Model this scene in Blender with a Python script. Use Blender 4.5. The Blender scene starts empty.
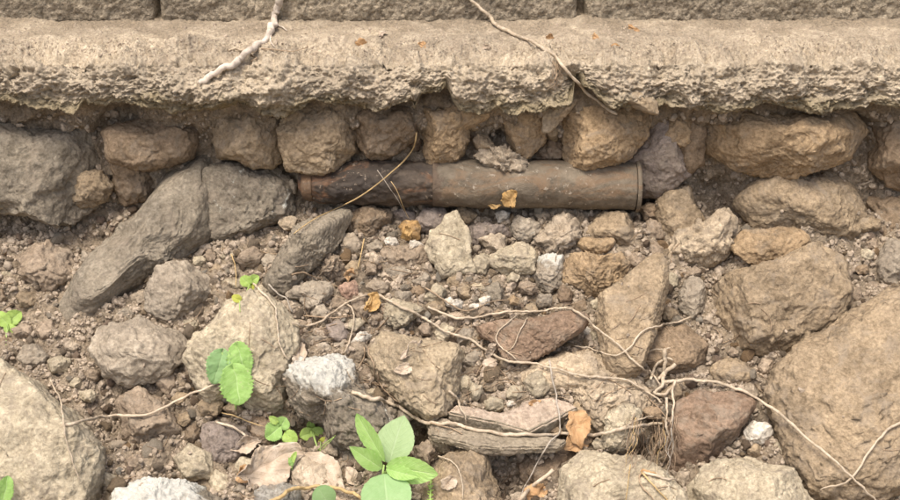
import bpy, bmesh, math, random
import numpy as np
from mathutils import Vector, Matrix, Euler

random.seed(7)
rng = np.random.RandomState(7)
scene = bpy.context.scene
COL = scene.collection

# ------------------------------------------------------------------ camera
PITCH = math.radians(20.0)
FOC = 1227.0                                    # focal length in pixels of a 900 px wide frame
FWD = Vector((0, math.cos(PITCH), -math.sin(PITCH)))
UP = Vector((0, math.sin(PITCH), math.cos(PITCH)))
CAM = Vector((0, -2.873, 0.879))
cd = bpy.data.cameras.new('camera')
cam = bpy.data.objects.new('camera', cd)
COL.objects.link(cam)
cam.location = CAM
cam.rotation_euler = (math.radians(90) - PITCH, 0, 0)
cd.sensor_width = 36
cd.lens = FOC / 900 * 36
cd.clip_start = 0.05
cd.clip_end = 500
scene.camera = cam

# ------------------------------------------------------------------ light
SUN_EL, SUN_AZ = math.radians(66), math.radians(205)     # from above, behind the camera, to its left
world = bpy.data.worlds.new("World")
scene.world = world
world.use_nodes = True
wt = world.node_tree
bg = wt.nodes['Background']
sky = wt.nodes.new('ShaderNodeTexSky')
sky.sky_type = 'NISHITA'
sky.sun_disc = False
sky.sun_elevation = SUN_EL
sky.sun_rotation = SUN_AZ
sky.dust_density = 4.0
sky.air_density = 0.6
sky.ozone_density = 0.4
veil = wt.nodes.new('ShaderNodeMix'); veil.data_type = 'RGBA'; veil.blend_type = 'MULTIPLY'; veil.inputs[0].default_value = 1.0
veil.inputs[7].default_value = (1.04, 1.0, .91, 1)          # thin warm overcast
wt.links.new(sky.outputs[0], veil.inputs[6]); wt.links.new(veil.outputs[2], bg.inputs[0])
bg.inputs[1].default_value = 0.145
sl = bpy.data.lights.new('sun', 'SUN')
sl.energy = 1.3
sl.angle = math.radians(24)
sl.color = (1.0, 0.95, 0.87)
sun = bpy.data.objects.new('sun', sl)
COL.objects.link(sun)
sd = Vector((math.sin(SUN_AZ) * math.cos(SUN_EL), math.cos(SUN_AZ) * math.cos(SUN_EL), math.sin(SUN_EL)))
sun.rotation_euler = sd.to_track_quat('Z', 'Y').to_euler()
scene.view_settings.view_transform = 'Standard'
scene.view_settings.look = 'None'
scene.view_settings.exposure = 1.0
scene.view_settings.gamma = 1.0

# ------------------------------------------------------------------ noise
_perm = rng.permutation(256)
_perm = np.concatenate([_perm, _perm, _perm]).astype(np.int64)
_grad = rng.normal(size=(256, 3)); _grad /= np.linalg.norm(_grad, axis=1)[:, None]
def pn(P):
    P = np.asarray(P, dtype=np.float64)
    I = np.floor(P).astype(np.int64); F = P - I; I &= 255
    U = F * F * F * (F * (F * 6 - 15) + 10)
    r = 0
    for dx in (0, 1):
        wx = U[:, 0] if dx else 1 - U[:, 0]
        for dy in (0, 1):
            wy = U[:, 1] if dy else 1 - U[:, 1]
            for dz in (0, 1):
                wz = U[:, 2] if dz else 1 - U[:, 2]
                g = _grad[_perm[_perm[_perm[I[:, 0] + dx] + I[:, 1] + dy] + I[:, 2] + dz]]
                d = (F[:, 0] - dx) * g[:, 0] + (F[:, 1] - dy) * g[:, 1] + (F[:, 2] - dz) * g[:, 2]
                r = r + wx * wy * wz * d
    return r * 1.6
def fbm(P, f, o=4, g=0.5, seed=0.0, ridge=False):
    P = np.asarray(P) * f + seed * 13.7 + 100.3
    a = 1.0; s = 0
    for _ in range(o):
        n = pn(P)
        if ridge: n = 0.5 - np.abs(n) * 1.6
        s = s + a * n; a *= g; P = P * 2.07 + 3.1
    return s
def sstep(a, b, x):
    t = np.clip((x - a) / (b - a), 0, 1); return t * t * (3 - 2 * t)

# ------------------------------------------------------------------ place geometry
# side profile of the bank: (y, z)
SLOPE_TOP = (0.03, -0.06); SLOPE_BOT = (-0.62, -0.502)
SLOPE_N = Vector((0, -(SLOPE_TOP[1] - SLOPE_BOT[1]), SLOPE_TOP[0] - SLOPE_BOT[0])).normalized()
WALL_Y = 0.237; LEDGE_Y = -0.08
def ray(px, py):
    return (FWD + UP * ((250 - py) / FOC) + Vector((1, 0, 0)) * ((px - 450) / FOC))
def hit_plane(px, py, P0, n):
    d = ray(px, py)
    return CAM + d * ((P0 - CAM).dot(n) / d.dot(n))
def surf(px, py):
    "point of the place seen at a pixel: wall, ledge top, ledge face, bank, slope"
    if py < 22:  return hit_plane(px, py, Vector((0, WALL_Y, 0)), Vector((0, 1, 0))), Vector((0, -1, 0))
    if py < 57:  return hit_plane(px, py, Vector((0, LEDGE_Y, .333)), Vector((0, -.085, 1)).normalized()), Vector((0, -.085, 1)).normalized()
    if py < 105: return hit_plane(px, py, Vector((0, LEDGE_Y, 0)), Vector((0, 1, 0))), Vector((0, -1, 0))
    if py < 205: return hit_plane(px, py, Vector((0, 0.03, 0)), Vector((0, 1, 0))), Vector((0, -1, 0))
    return hit_plane(px, py, Vector((0,) + SLOPE_TOP), SLOPE_N), SLOPE_N.copy()
OFF = {1: (231, 0), 2: (451, 0), 3: (231, 125), 4: (451, 125), 5: (231, 250), 6: (451, 250), 7: (231, 375), 8: (451, 375)}
def T(k, pts):
    ox, oy = OFF[k]
    return [(ox + x / 4, oy + y / 4) for x, y in pts]

# ------------------------------------------------------------------ materials
def new_mat(name):
    m = bpy.data.materials.new(name); m.use_nodes = True
    nt = m.node_tree; b = nt.nodes['Principled BSDF']; b.inputs['Roughness'].default_value = 0.9
    if 'Specular IOR Level' in b.inputs: b.inputs['Specular IOR Level'].default_value = 0.25
    return m, nt, b
class NT:
    def __init__(s, nt): s.nt = nt
    def n(s, t, **k):
        x = s.nt.nodes.new(t)
        for a, v in k.items():
            if a[0] == 'i' and a[1:].isdigit(): x.inputs[int(a[1:])].default_value = v
            else: setattr(x, a, v)
        return x
    def l(s, a, b): s.nt.links.new(a, b)
    def noise(s, vec, scale, detail=4, rough=0.5, dist=0.0, w=None):
        x = s.n('ShaderNodeTexNoise'); x.noise_dimensions = '4D' if w is not None else '3D'
        x.inputs['Scale'].default_value = scale; x.inputs['Detail'].default_value = detail
        x.inputs['Roughness'].default_value = rough; x.inputs['Distortion'].default_value = dist
        s.l(vec, x.inputs['Vector'])
        if w is not None: s.l(w, x.inputs['W'])
        return x.outputs['Fac']
    def ramp(s, fac, a, b, c0=(0, 0, 0, 1), c1=(1, 1, 1, 1)):
        x = s.n('ShaderNodeValToRGB'); e = x.color_ramp.elements
        e[0].position = a; e[1].position = b; e[0].color = c0; e[1].color = c1
        s.l(fac, x.inputs[0]); return x.outputs[0]
    def mix(s, fac, a, b, mode='MIX'):
        x = s.n('ShaderNodeMix', data_type='RGBA', blend_type=mode)
        for sock, v in ((x.inputs[0], fac), (x.inputs[6], a), (x.inputs[7], b)):
            if isinstance(v, (int, float)): sock.default_value = v
            elif isinstance(v, tuple): sock.default_value = v if len(v) == 4 else v + (1,)
            else: s.l(v, sock)
        return x.outputs[2]
    def math(s, op, a, b=0.0):
        x = s.n('ShaderNodeMath', operation=op)
        for sock, v in ((x.inputs[0], a), (x.inputs[1], b)):
            if isinstance(v, (int, float)): sock.default_value = v
            else: s.l(v, sock)
        return x.outputs[0]
    def bump(s, h, strength, dist, bsdf):
        x = s.n('ShaderNodeBump'); x.inputs['Strength'].default_value = strength; x.inputs['Distance'].default_value = dist
        s.l(h, x.inputs['Height']); s.l(x.outputs[0], bsdf.inputs['Normal'])

SOIL = (0.285, 0.238, 0.182)
def mineral_mat(name, world_space=False, base=None, soil=SOIL, bumpd=0.004, grain=130.0, patch=7.0, stain=0.55, speck=0.55):
    m, nt, b = new_mat(name); N = NT(nt)
    tc = N.n('ShaderNodeTexCoord'); oi = N.n('ShaderNodeObjectInfo')
    vec = N.n('ShaderNodeNewGeometry').outputs['Position'] if world_space else tc.outputs['Object']
    w = N.math('MULTIPLY', oi.outputs['Random'], 0.0 if world_space else 40.0)
    col = base if base else oi.outputs['Color']
    big = N.noise(vec, patch, 4, 0.6, 0.6, w)
    mid = N.noise(vec, 34, 5, 0.65, 0.3, w)
    fine = N.noise(vec, grain, 4, 0.7, 0, w)
    c = N.mix(1.0, col, N.ramp(big, 0.3, 0.7, (.72, .71, .70, 1), (1.22, 1.2, 1.16, 1)), 'MULTIPLY')
    c = N.mix(1.0, c, N.ramp(mid, 0.32, 0.68, (.74, .72, .69, 1), (1.22, 1.22, 1.22, 1)), 'MULTIPLY')
    c = N.mix(speck, c, N.ramp(fine, 0.36, 0.64, (.45, .43, .4, 1), (1.5, 1.5, 1.5, 1)), 'MULTIPLY')
    st = N.ramp(N.noise(vec, 15, 5, 0.7, 1.2, w), 0.50, 0.64)
    c = N.mix(N.math('MULTIPLY', st, stain), c, soil)
    att = N.n('ShaderNodeAttribute', attribute_type='OBJECT', attribute_name='lichen')
    lm = N.noise(vec, 11, 6, 0.75, 1.5, w)
    thr = N.math('SUBTRACT', 0.78, N.math('MULTIPLY', att.outputs['Fac'], 0.36))
    lmask = N.math('MULTIPLY', N.math('GREATER_THAN', att.outputs['Fac'], 0.01), N.ramp(N.math('SUBTRACT', lm, thr), 0.0, 0.05))
    c = N.mix(N.math('MULTIPLY', lmask, 0.8), c, N.mix(mid, (.42, .42, .34), (.72, .71, .64)))
    att2 = N.n('ShaderNodeAttribute', attribute_type='OBJECT', attribute_name='cap')
    # pale crust on the upper part of a stone (grows with the stone, in its own coordinates)
    sep = N.n('ShaderNodeSeparateXYZ'); N.l(tc.outputs['Object'], sep.inputs[0])
    cap = N.math('ADD', sep.outputs['Z'], N.math('MULTIPLY', N.math('SUBTRACT', mid, 0.5), 0.09))
    capm = N.math('MULTIPLY', N.math('GREATER_THAN', att2.outputs['Fac'], 0.01), N.ramp(N.math('SUBTRACT', cap, N.math('SUBTRACT', att2.outputs['Fac'], 1.0)), 0.0, 0.02))
    c = N.mix(N.math('MULTIPLY', capm, 0.85), c, N.mix(fine, (.34, .335, .29), (.74, .73, .67)))
    N.l(c, b.inputs['Base Color'])
    v = N.n('ShaderNodeTexVoronoi'); v.inputs['Scale'].default_value = grain * 0.8; N.l(vec, v.inputs['Vector'])
    h = N.math('ADD', N.math('MULTIPLY', fine, 0.9), N.math('ADD', N.math('MULTIPLY', mid, 1.6), N.math('MULTIPLY', v.outputs['Distance'], 0.5)))
    N.bump(h, 0.9, bumpd, b)
    b.inputs['Roughness'].default_value = 0.95
    return m
M_rock = mineral_mat('stone')
M_slab = None
M_crumb = mineral_mat('stone_crumb', world_space=True, base=(0.39, 0.33, 0.265), bumpd=0.002, patch=30, speck=0.5)
M_soil = mineral_mat('soil', world_space=True, base=SOIL, soil=(0.205, 0.155, 0.10), bumpd=0.006, grain=160)
M_ledge = mineral_mat('ledge_concrete', world_space=True, base=(0.44, 0.38, 0.295), soil=(0.32, 0.26, 0.195), bumpd=0.006, grain=150, patch=4, stain=0.55, speck=0.5)
M_block = mineral_mat('block_roughcast', world_space=True, base=(0.33, 0.285, 0.22), soil=(0.20, 0.17, 0.125), bumpd=0.01, grain=120, patch=3, stain=0.55, speck=0.75)

def plain_mat(name, c0, c1, scale=60, rough=0.85, bumpd=0.001, stretch=None, trans=0.0):
    m, nt, b = new_mat(name); N = NT(nt)
    tc = N.n('ShaderNodeTexCoord'); vec = tc.outputs['Object']
    n = N.noise(vec, scale, 5, 0.65, 0.4)
    n2 = N.noise(vec, scale * 0.2, 3, 0.5)
    c = N.mix(N.ramp(n, 0.3, 0.7), c0, c1)
    c = N.mix(1.0, c, N.ramp(n2, 0.3, 0.7, (.75, .75, .75, 1), (1.2, 1.2, 1.2, 1)), 'MULTIPLY')
    N.l(c, b.inputs['Base Color']); b.inputs['Roughness'].default_value = rough
    N.bump(n, 0.7, bumpd, b)
    return m
M_root = plain_mat('pale_root', (.36, .28, .19), (.62, .53, .41), 90)
M_rootbrown = plain_mat('brown_root', (.24, .17, .11), (.42, .32, .22), 90)
M_straw = plain_mat('straw', (.42, .29, .13), (.60, .45, .24), 90)
M_grey = plain_mat('grey_twig', (.30, .26, .21), (.50, .45, .38), 90)
M_driftwood = plain_mat('bleached_wood', (.38, .32, .26), (.68, .60, .51), 70, bumpd=0.003)

def pipe_mat(name, base, dark, spots, rust, rust_amt, join=None):
    m, nt, b = new_mat(name); N = NT(nt)
    tc = N.n('ShaderNodeTexCoord'); vec = tc.outputs['Object']
    mp = N.n('ShaderNodeMapping'); mp.inputs['Scale'].default_value = (.55, 1.3, 1.3); N.l(vec, mp.inputs[0]); v2 = mp.outputs[0]
    big = N.noise(v2, 9, 5, .65, .8); mid = N.noise(vec, 40, 5, .7, .5); fine = N.noise(vec, 150, 3, .6)
    c = N.mix(N.ramp(big, .35, .62), dark, base)
    c = N.mix(1.0, c, N.ramp(mid, .3, .7, (.72, .72, .72, 1), (1.22, 1.22, 1.22, 1)), 'MULTIPLY')
    rm = N.math('MULTIPLY', N.ramp(N.noise(v2, 13, 6, .7, 1.0), .55 - rust_amt * .1, .66 - rust_amt * .1), .8)
    c = N.mix(rm, c, rust)
    sm = N.math('MULTIPLY', N.ramp(N.noise(vec, 75, 4, .7, .3), .60, .66), N.ramp(N.noise(vec, 11, 3, .6, .6), .44, .58))
    c = N.mix(N.math('MULTIPLY', sm, .75), c, spots)
    if join is not None:                                    # rust creeping ragged over the joint of the two lengths
        sp = N.n('ShaderNodeSeparateXYZ'); N.l(vec, sp.inputs[0])
        e = N.math('SUBTRACT', sp.outputs['X'], N.math('MULTIPLY', N.math('SUBTRACT', N.noise(vec, 24, 5, .7, .6), .42), .16))
        c = N.mix(N.math('MULTIPLY', N.ramp(N.math('SUBTRACT', e, join), 0, .012, (1, 1, 1, 1), (0, 0, 0, 1)), .85), c, N.mix(mid, (.06, .046, .036), (.16, .11, .075)))
    N.l(c, b.inputs['Base Color']); b.inputs['Roughness'].default_value = .68
    N.bump(N.math('ADD', mid, N.math('MULTIPLY', fine, .5)), .9, .004, b)
    return m
M_pipe = pipe_mat('pipe_scale', (.215, .177, .128), (.125, .103, .076), (.46, .40, .32), (.21, .14, .085), .4, join=-.036)
M_pipedark = pipe_mat('pipe_rust', (.115, .09, .068), (.045, .036, .03), (.40, .32, .24), (.21, .115, .065), .3)
M_clay = pipe_mat('pipe_clay', (.19, .135, .09), (.13, .09, .06), (.36, .30, .22), (.22, .13, .07), .3)

def leaf_mat(name, c0, c1, vein, trans=0.35, rough=0.5, spots=None):
    m, nt, b = new_mat(name); N = NT(nt)
    au = N.n('ShaderNodeAttribute', attribute_name='lu'); av = N.n('ShaderNodeAttribute', attribute_name='lv')
    vec = N.n('ShaderNodeTexCoord').outputs['Object']
    u = N.math('ABSOLUTE', au.outputs['Fac'])
    q = N.math('FRACT', N.math('SUBTRACT', N.math('MULTIPLY', av.outputs['Fac'], 8.0), N.math('MULTIPLY', u, 2.6)))
    side = N.ramp(N.math('ABSOLUTE', N.math('SUBTRACT', q, .5)), .40, .49)
    midrib = N.ramp(u, .03, .07, (1, 1, 1, 1), (0, 0, 0, 1))
    vm = N.math('MAXIMUM', N.math('MULTIPLY', side, .55), midrib)
    n = N.noise(vec, 45, 5, .65, .5)
    c = N.mix(N.ramp(n, .35, .65), c0, c1)
    if spots: c = N.mix(N.ramp(N.noise(vec, 120, 4, .7), .62, .68), c, spots)
    c = N.mix(N.math('MULTIPLY', vm, .6), c, vein)
    N.l(c, b.inputs['Base Color']); b.inputs['Roughness'].default_value = rough
    h = N.math('SUBTRACT', N.math('MULTIPLY', n, .6), vm)
    N.bump(h, .6, .0015, b)
    t = N.n('ShaderNodeBsdfTranslucent'); N.l(c, t.inputs[0])
    mx = N.n('ShaderNodeMixShader'); mx.inputs[0].default_value = trans
    out = [x for x in nt.nodes if x.type == 'OUTPUT_MATERIAL'][0]
    N.l(b.outputs[0], mx.inputs[1]); N.l(t.outputs[0], mx.inputs[2]); N.l(mx.outputs[0], out.inputs[0])
    return m
M_leaf = leaf_mat('green_leaf', (.34, .56, .15), (.46, .68, .24), (.60, .78, .38), spots=(.50, .60, .28))
M_leafpale = leaf_mat('grey_green_leaf', (.37, .52, .25), (.44, .59, .31), (.50, .64, .37))
M_leafdark = leaf_mat('blue_green_leaf', (.32, .52, .22), (.38, .58, .27), (.46, .64, .33))
M_lime = leaf_mat('lime_leaf', (.42, .60, .13), (.52, .70, .22), (.56, .72, .3))
M_yellow = leaf_mat('yellow_leaf', (.55, .60, .10), (.66, .68, .16), (.5, .5, .15))
M_dry = leaf_mat('dry_leaf', (.46, .27, .13), (.60, .40, .22), (.44, .28, .16), .12, .8)
M_dryorange = leaf_mat('orange_dry_leaf', (.44, .27, .10), (.58, .40, .19), (.5, .3, .12), .1, .8)
M_drypale = leaf_mat('pale_dry_leaf', (.46, .36, .26), (.64, .54, .43), (.44, .34, .25), .1, .85, (.30, .23, .17))

# ------------------------------------------------------------------ object helpers
def obj(name, me, mat=None, parent=None, loc=None, color=None):
    o = bpy.data.objects.new(name, me); COL.objects.link(o)
    if mat is not None and me is not None and not me.materials: me.materials.append(mat)
    if parent is not None: o.parent = parent
    if loc is not None: o.location = loc
    if color is not None: o.color = tuple(color) + (1,)
    return o
def tag(o, label=None, cat=None, group=None, kind=None):
    if label: o['label'] = label
    if cat: o['category'] = cat
    if group: o['group'] = group
    if kind: o['kind'] = kind
    return o
def mesh_np(name, V, F, smooth=True):
    me = bpy.data.meshes.new(name)
    V = np.asarray(V, dtype=np.float32); F = np.asarray(F, dtype=np.int32)
    k = F.shape[1]
    me.vertices.add(len(V)); me.vertices.foreach_set('co', V.ravel())
    me.loops.add(F.size); me.loops.foreach_set('vertex_index', F.ravel())
    me.polygons.add(len(F)); me.polygons.foreach_set('loop_start', np.arange(0, F.size, k, dtype=np.int32))
    me.update(calc_edges=True)
    me.polygons.foreach_set('use_smooth', np.full(len(F), smooth))
    me.validate(); me.update()
    return me
_ico = {}
def ico(s):
    if s not in _ico:
        bm = bmesh.new(); bmesh.ops.create_icosphere(bm, subdivisions=s, radius=1)
        V = np.array([v.co[:] for v in bm.verts]); F = np.array([[v.index for v in f.verts] for f in bm.faces]); bm.free()
        _ico[s] = (V / np.linalg.norm(V, axis=1)[:, None], F)
    return _ico[s]
def grid_faces(nu, nv, wrap=False):
    a = np.arange(nu * nv).reshape(nv, nu)
    if wrap: a = np.concatenate([a, a[:, :1]], axis=1)
    return np.stack([a[:-1, :-1], a[:-1, 1:], a[1:, 1:], a[1:, :-1]], -1).reshape(-1, 4)

# ------------------------------------------------------------------ the setting: ground
CAV = [(421, 432, 26, .10), (505, 475, 26, .11), (300, 425, 22, .07), (566, 440, 16, .05), (640, 430, 22, .06), (650, 460, 24, .05),
       (284, 170, 14, .05), (498, 140, 12, .05), (650, 200, 16, .05), (237, 350, 10, .03), (468, 252, 10, .03), (590, 370, 14, .03),
       (80, 236, 24, .05), (120, 120, 30, .05), (720, 200, 26, .05), (860, 130, 26, .05), (110, 420, 24, .05), (845, 430, 22, .05)]
CAVP = [(surf(x, y)[0], r / FOC * 2.7, d) for x, y, r, d in CAV]
xs = np.concatenate([[-30, -12, -6, -3.5, -2.4, -1.9, -1.6, -1.4], np.linspace(-1.28, 1.28, 640), [1.4, 1.6, 1.9, 2.4, 3.5, 6, 12, 30]])
prof = [(-60, -.72), (-20, -.70), (-8, -.68), (-4, -.67), (-2.4, -.66), (-1.6, -.65), (-1.15, -.64)]
def seg(a, b, step):
    n = max(2, int(math.dist(a, b) / step)); return [(a[0] + (b[0] - a[0]) * i / n, a[1] + (b[1] - a[1]) * i / n) for i in range(1, n + 1)]
prof += seg(prof[-1], (-.80, -.60), .012) + seg((-.80, -.60), SLOPE_BOT, .006) + seg(SLOPE_BOT, SLOPE_TOP, .0042) \
      + seg(SLOPE_TOP, (.035, .09), .006) + seg((.035, .09), (-.012, .20), .006) + seg((-.012, .20), (-.01, .29), .006) + seg((-.01, .29), (.30, .31), .03) + [(.9, .31), (3, .31)]
PR = np.array(prof)
tan = np.gradient(PR, axis=0); tan /= np.linalg.norm(tan, axis=1)[:, None]
nor = np.stack([-tan[:, 1], tan[:, 0]], 1)
fineP = sstep(-1.6, -1.1, PR[:, 0]) * (PR[:, 0] < .2)
for _ in range(6): nor[1:-1] = (nor[:-2] + nor[1:-1] * 2 + nor[2:]) / 4
X, I = np.meshgrid(xs, np.arange(len(PR)))
P = np.stack([X.ravel(), PR[I.ravel(), 0], PR[I.ravel(), 1]], 1)
Nn = np.stack([np.zeros(X.size), nor[I.ravel(), 0], nor[I.ravel(), 1]], 1)
d = fbm(P, 7, 3, .5, 1) * .022 + fbm(P, 24, 4, .65, 2) * .016 + fbm(P, 110, 2, .6, 3) * .004
d *= np.maximum(fineP[I.ravel()], .0) * sstep(1.5, 1.25, np.abs(P[:, 0])) * .9 + .1
for c, r, k in CAVP:
    d -= k * np.exp(-np.sum((P - np.array(c)) ** 2, 1) / (r * r))
P = P + Nn * d[:, None]
ground = obj('ground', mesh_np('ground', P, grid_faces(len(xs), len(PR))), M_soil)
tag(ground, 'brown crumbly earth bank sloping down below the pipe and ledge', kind='structure')

# ------------------------------------------------------------------ ledge (weathered concrete shelf)
bot_px = [(-200, 100), (0, 97), (60, 106), (120, 95), (170, 108), (231, 93), (256, 105), (276, 115), (291, 110), (313, 93), (336, 98), (376, 106), (394, 96), (411, 93), (414, 107), (421, 92), (446, 82), (452, 95), (466, 107), (484, 110), (500, 105), (508, 109), (541, 107), (551, 101), (574, 101), (578, 83), (592, 84), (611, 102), (641, 105), (671, 100), (720, 108), (770, 98), (820, 110), (880, 100), (1100, 104)]
bx_ = np.array([surf(x, 90)[0].x for x, y in bot_px])
bz_ = np.array([hit_plane(450, y, Vector((0, LEDGE_Y, 0)), Vector((0, 1, 0))).z for x, y in bot_px])
lx = np.concatenate([[-6, -3, -2, -1.6, -1.4], np.linspace(-1.28, 1.28, 860), [1.4, 1.6, 2, 3, 6]])
zb = np.interp(lx, bx_, bz_) - .016
zb += fbm(np.stack([lx, lx * 0, lx * 0], 1), 22, 4, .6, 5) * .007
ZT = .333
nt_, nf_, nb_ = 70, 56, 26
rows = []
for t in np.linspace(0, 1, nt_, endpoint=False):          # top, from the back to the front edge
    y = .34 + (LEDGE_Y + .03 - .34) * t
    rows.append((np.full_like(lx, y), ZT + (y - LEDGE_Y) * .085 - .022 * sstep(.62, 1, t) + .005 * sstep(WALL_Y - .04, WALL_Y - .002, y) + 0 * lx))
for t in np.linspace(0, 1, nf_, endpoint=False):          # rounded front edge, then the face
    z = ZT - .022 + (zb - ZT + .022) * t ** .9
    e = (ZT - z)
    yy = LEDGE_Y + .03 * (1 - sstep(0, .07, e)) - .010 * np.sin(np.pi * t)
    rows.append((yy, z))
for t in np.linspace(0, 1, nb_):                          # undercut
    rows.append((LEDGE_Y + .004 + t * .22 + 0 * lx, zb + .004 + .05 * t ** .6 + 0 * lx))
rows.append((.34 + 0 * lx, .30 + 0 * lx))
Y = np.array([r[0] for r in rows]); Z = np.array([r[1] for r in rows]); XX = np.tile(lx, (len(rows), 1))
P = np.stack([XX.ravel(), Y.ravel(), Z.ravel()], 1)
# approximate normals by finite differences
def grid_normals(P, nv, nu):
    G = P.reshape(nv, nu, 3); du = np.gradient(G, axis=1); dv = np.gradient(G, axis=0)
    n = np.cross(dv, du); n /= (np.linalg.norm(n, axis=2)[..., None] + 1e-9); return n.reshape(-1, 3)
Nn = grid_normals(P, len(rows), len(lx))
if Nn.reshape(len(rows), len(lx), 3)[10, 400, 2] < 0: Nn = -Nn
wv = np.linspace(0, 1, nf_)[:, None] * np.ones((1, len(lx)))   # steady outward direction over the broken face
Nn = Nn.reshape(len(rows), len(lx), 3)
Nn[nt_:nt_ + nf_] = np.stack([0 * wv, -1 + 0 * wv, .45 * (1 - wv) ** 2 - .15 * wv], -1)
Nn[nt_ + nf_:nt_ + nf_ + nb_ + 1] = np.array([0, -.45, -.9])
Nn /= np.linalg.norm(Nn, axis=2)[..., None]; Nn = Nn.reshape(-1, 3)
facem = np.zeros(len(rows)); facem[nt_ - 13:nt_ + nf_ - 2] = 1; facem[nt_ - 26:nt_ - 13] = np.linspace(0, 1, 13); facem[nt_ + nf_ - 2:nt_ + nf_ + 10] = .5
for _ in range(4): facem[1:-1] = (facem[:-2] + facem[1:-1] + facem[2:]) / 3
fm = np.repeat(facem, len(lx))
pit = fbm(P, 120, 3, .7, 8)
d = fbm(P, 8, 3, .5, 6) * (.007 + .026 * fm) + fbm(P, 34, 4, .65, 7) * (.003 + .005 * fm) - np.maximum(0, fbm(P, 75, 2, .6, 11) - .2) * .007 * (.35 + fm) + pit * (.0018 + .0030 * fm) + fbm(P, 190, 2, .6, 9) * (.0010 + .0030 * fm)
def cells(u, v, seed=0):
    iu, iv = np.floor(u).astype(int), np.floor(v).astype(int); best = np.full(len(u), 9.); val = np.zeros(len(u)); sec = np.full(len(u), 9.)
    for a in (-1, 0, 1):
        for b_ in (-1, 0, 1):
            cu, cv = iu + a, iv + b_; h = _perm[(_perm[(cu + seed) & 255] + cv) & 255]
            jx_, jy_ = _grad[h][:, 0] * .45 + .5, _grad[h][:, 1] * .45 + .5
            dd = np.hypot(cu + jx_ - u, cv + jy_ - v); n_ = dd < best
            sec = np.where(n_, best, np.minimum(sec, dd)); val = np.where(n_, _grad[h][:, 2] + 1.4 * ((u - cu - jx_) * _grad[h][:, 1] + (v - cv - jy_) * _grad[h][:, 0]), val); best = np.where(n_, dd, best)
    return val * (.4 + .6 * sstep(0, .12, sec - best))
wx_ = fbm(P, 14, 3, .6, 41) * .35
d += cells(P[:, 0] / .075 + wx_, (P[:, 2] - P[:, 1]) / .045 + wx_, 3) * .0085 * fm + cells(P[:, 0] / .028 + wx_, (P[:, 2] - P[:, 1]) / .02 + wx_, 9) * .0035 * fm
# broken steps in the face
def stepx(px, w, depth, y0, y1):
    x0 = surf(px, 90)[0].x; zt = hit_plane(px, y0, Vector((0, LEDGE_Y, 0)), Vector((0, 1, 0))).z; zl = hit_plane(px, y1, Vector((0, LEDGE_Y, 0)), Vector((0, 1, 0))).z
    return -depth * np.exp(-((P[:, 0] - x0 + (P[:, 2] - zl) * .25) / w) ** 2) * sstep(zt + .02, zt - .02, P[:, 2]) * (P[:, 1] < 0)
d += stepx(581, .020, .055, 72, 108) + stepx(449, .010, .028, 72, 98) + stepx(560, .016, .018, 58, 80)
d += -.006 * np.exp(-((P[:, 2] - (ZT - .045 + .006 * np.sin(P[:, 0] * 9))) / .005) ** 2) * fm * (fbm(P, 5, 2, .5, 12) > 0)
hide = ((XX < -1.3) | (XX > 1.3)).ravel()
d[hide] *= .3
d[-len(lx):] = 0
P = P + Nn * d[:, None]
lme = mesh_np('concrete_ledge', P, grid_faces(len(lx), len(rows)))
nz_ = fbm(P, 11, 4, .6, 31); ti_ = np.repeat(np.arange(len(rows)), len(lx))
dirt = sstep(.78, .10, ti_ / nt_ + nz_ * .42) * (ti_ < nt_)
moss = sstep(.55, .95, np.clip((ti_ - nt_) / nf_, 0, 1) + nz_ * .28)
for nm, arr in (('dirt', dirt), ('moss', moss)):
    a_ = lme.attributes.new(nm, 'FLOAT', 'POINT'); a_.data.foreach_set('value', arr.astype(np.float32))
def stain_mat(m, stains):
    nt = m.node_tree; N = NT(nt); b = nt.nodes['Principled BSDF']
    for nm, c, f in stains:
        src = b.inputs['Base Color'].links[0].from_socket; at = N.n('ShaderNodeAttribute', attribute_name=nm)
        vec = N.n('ShaderNodeNewGeometry').outputs['Position']
        v = N.mix(1.0, c, N.ramp(N.noise(vec, 120, 4, .7), .35, .65, (.6, .6, .6, 1), (1.35, 1.35, 1.35, 1)), 'MULTIPLY')
        N.l(N.mix(N.math('MULTIPLY', at.outputs['Fac'], f), src, v), b.inputs['Base Color'])
stain_mat(M_ledge, [('dirt', (.235, .19, .135), .85), ('moss', (.25, .205, .125), .85)])
ledge = obj('concrete_ledge', lme, M_ledge)
tag(ledge, 'long weathered sand coloured concrete ledge with crumbling front edge above the buried pipe', 'ledge')

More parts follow.
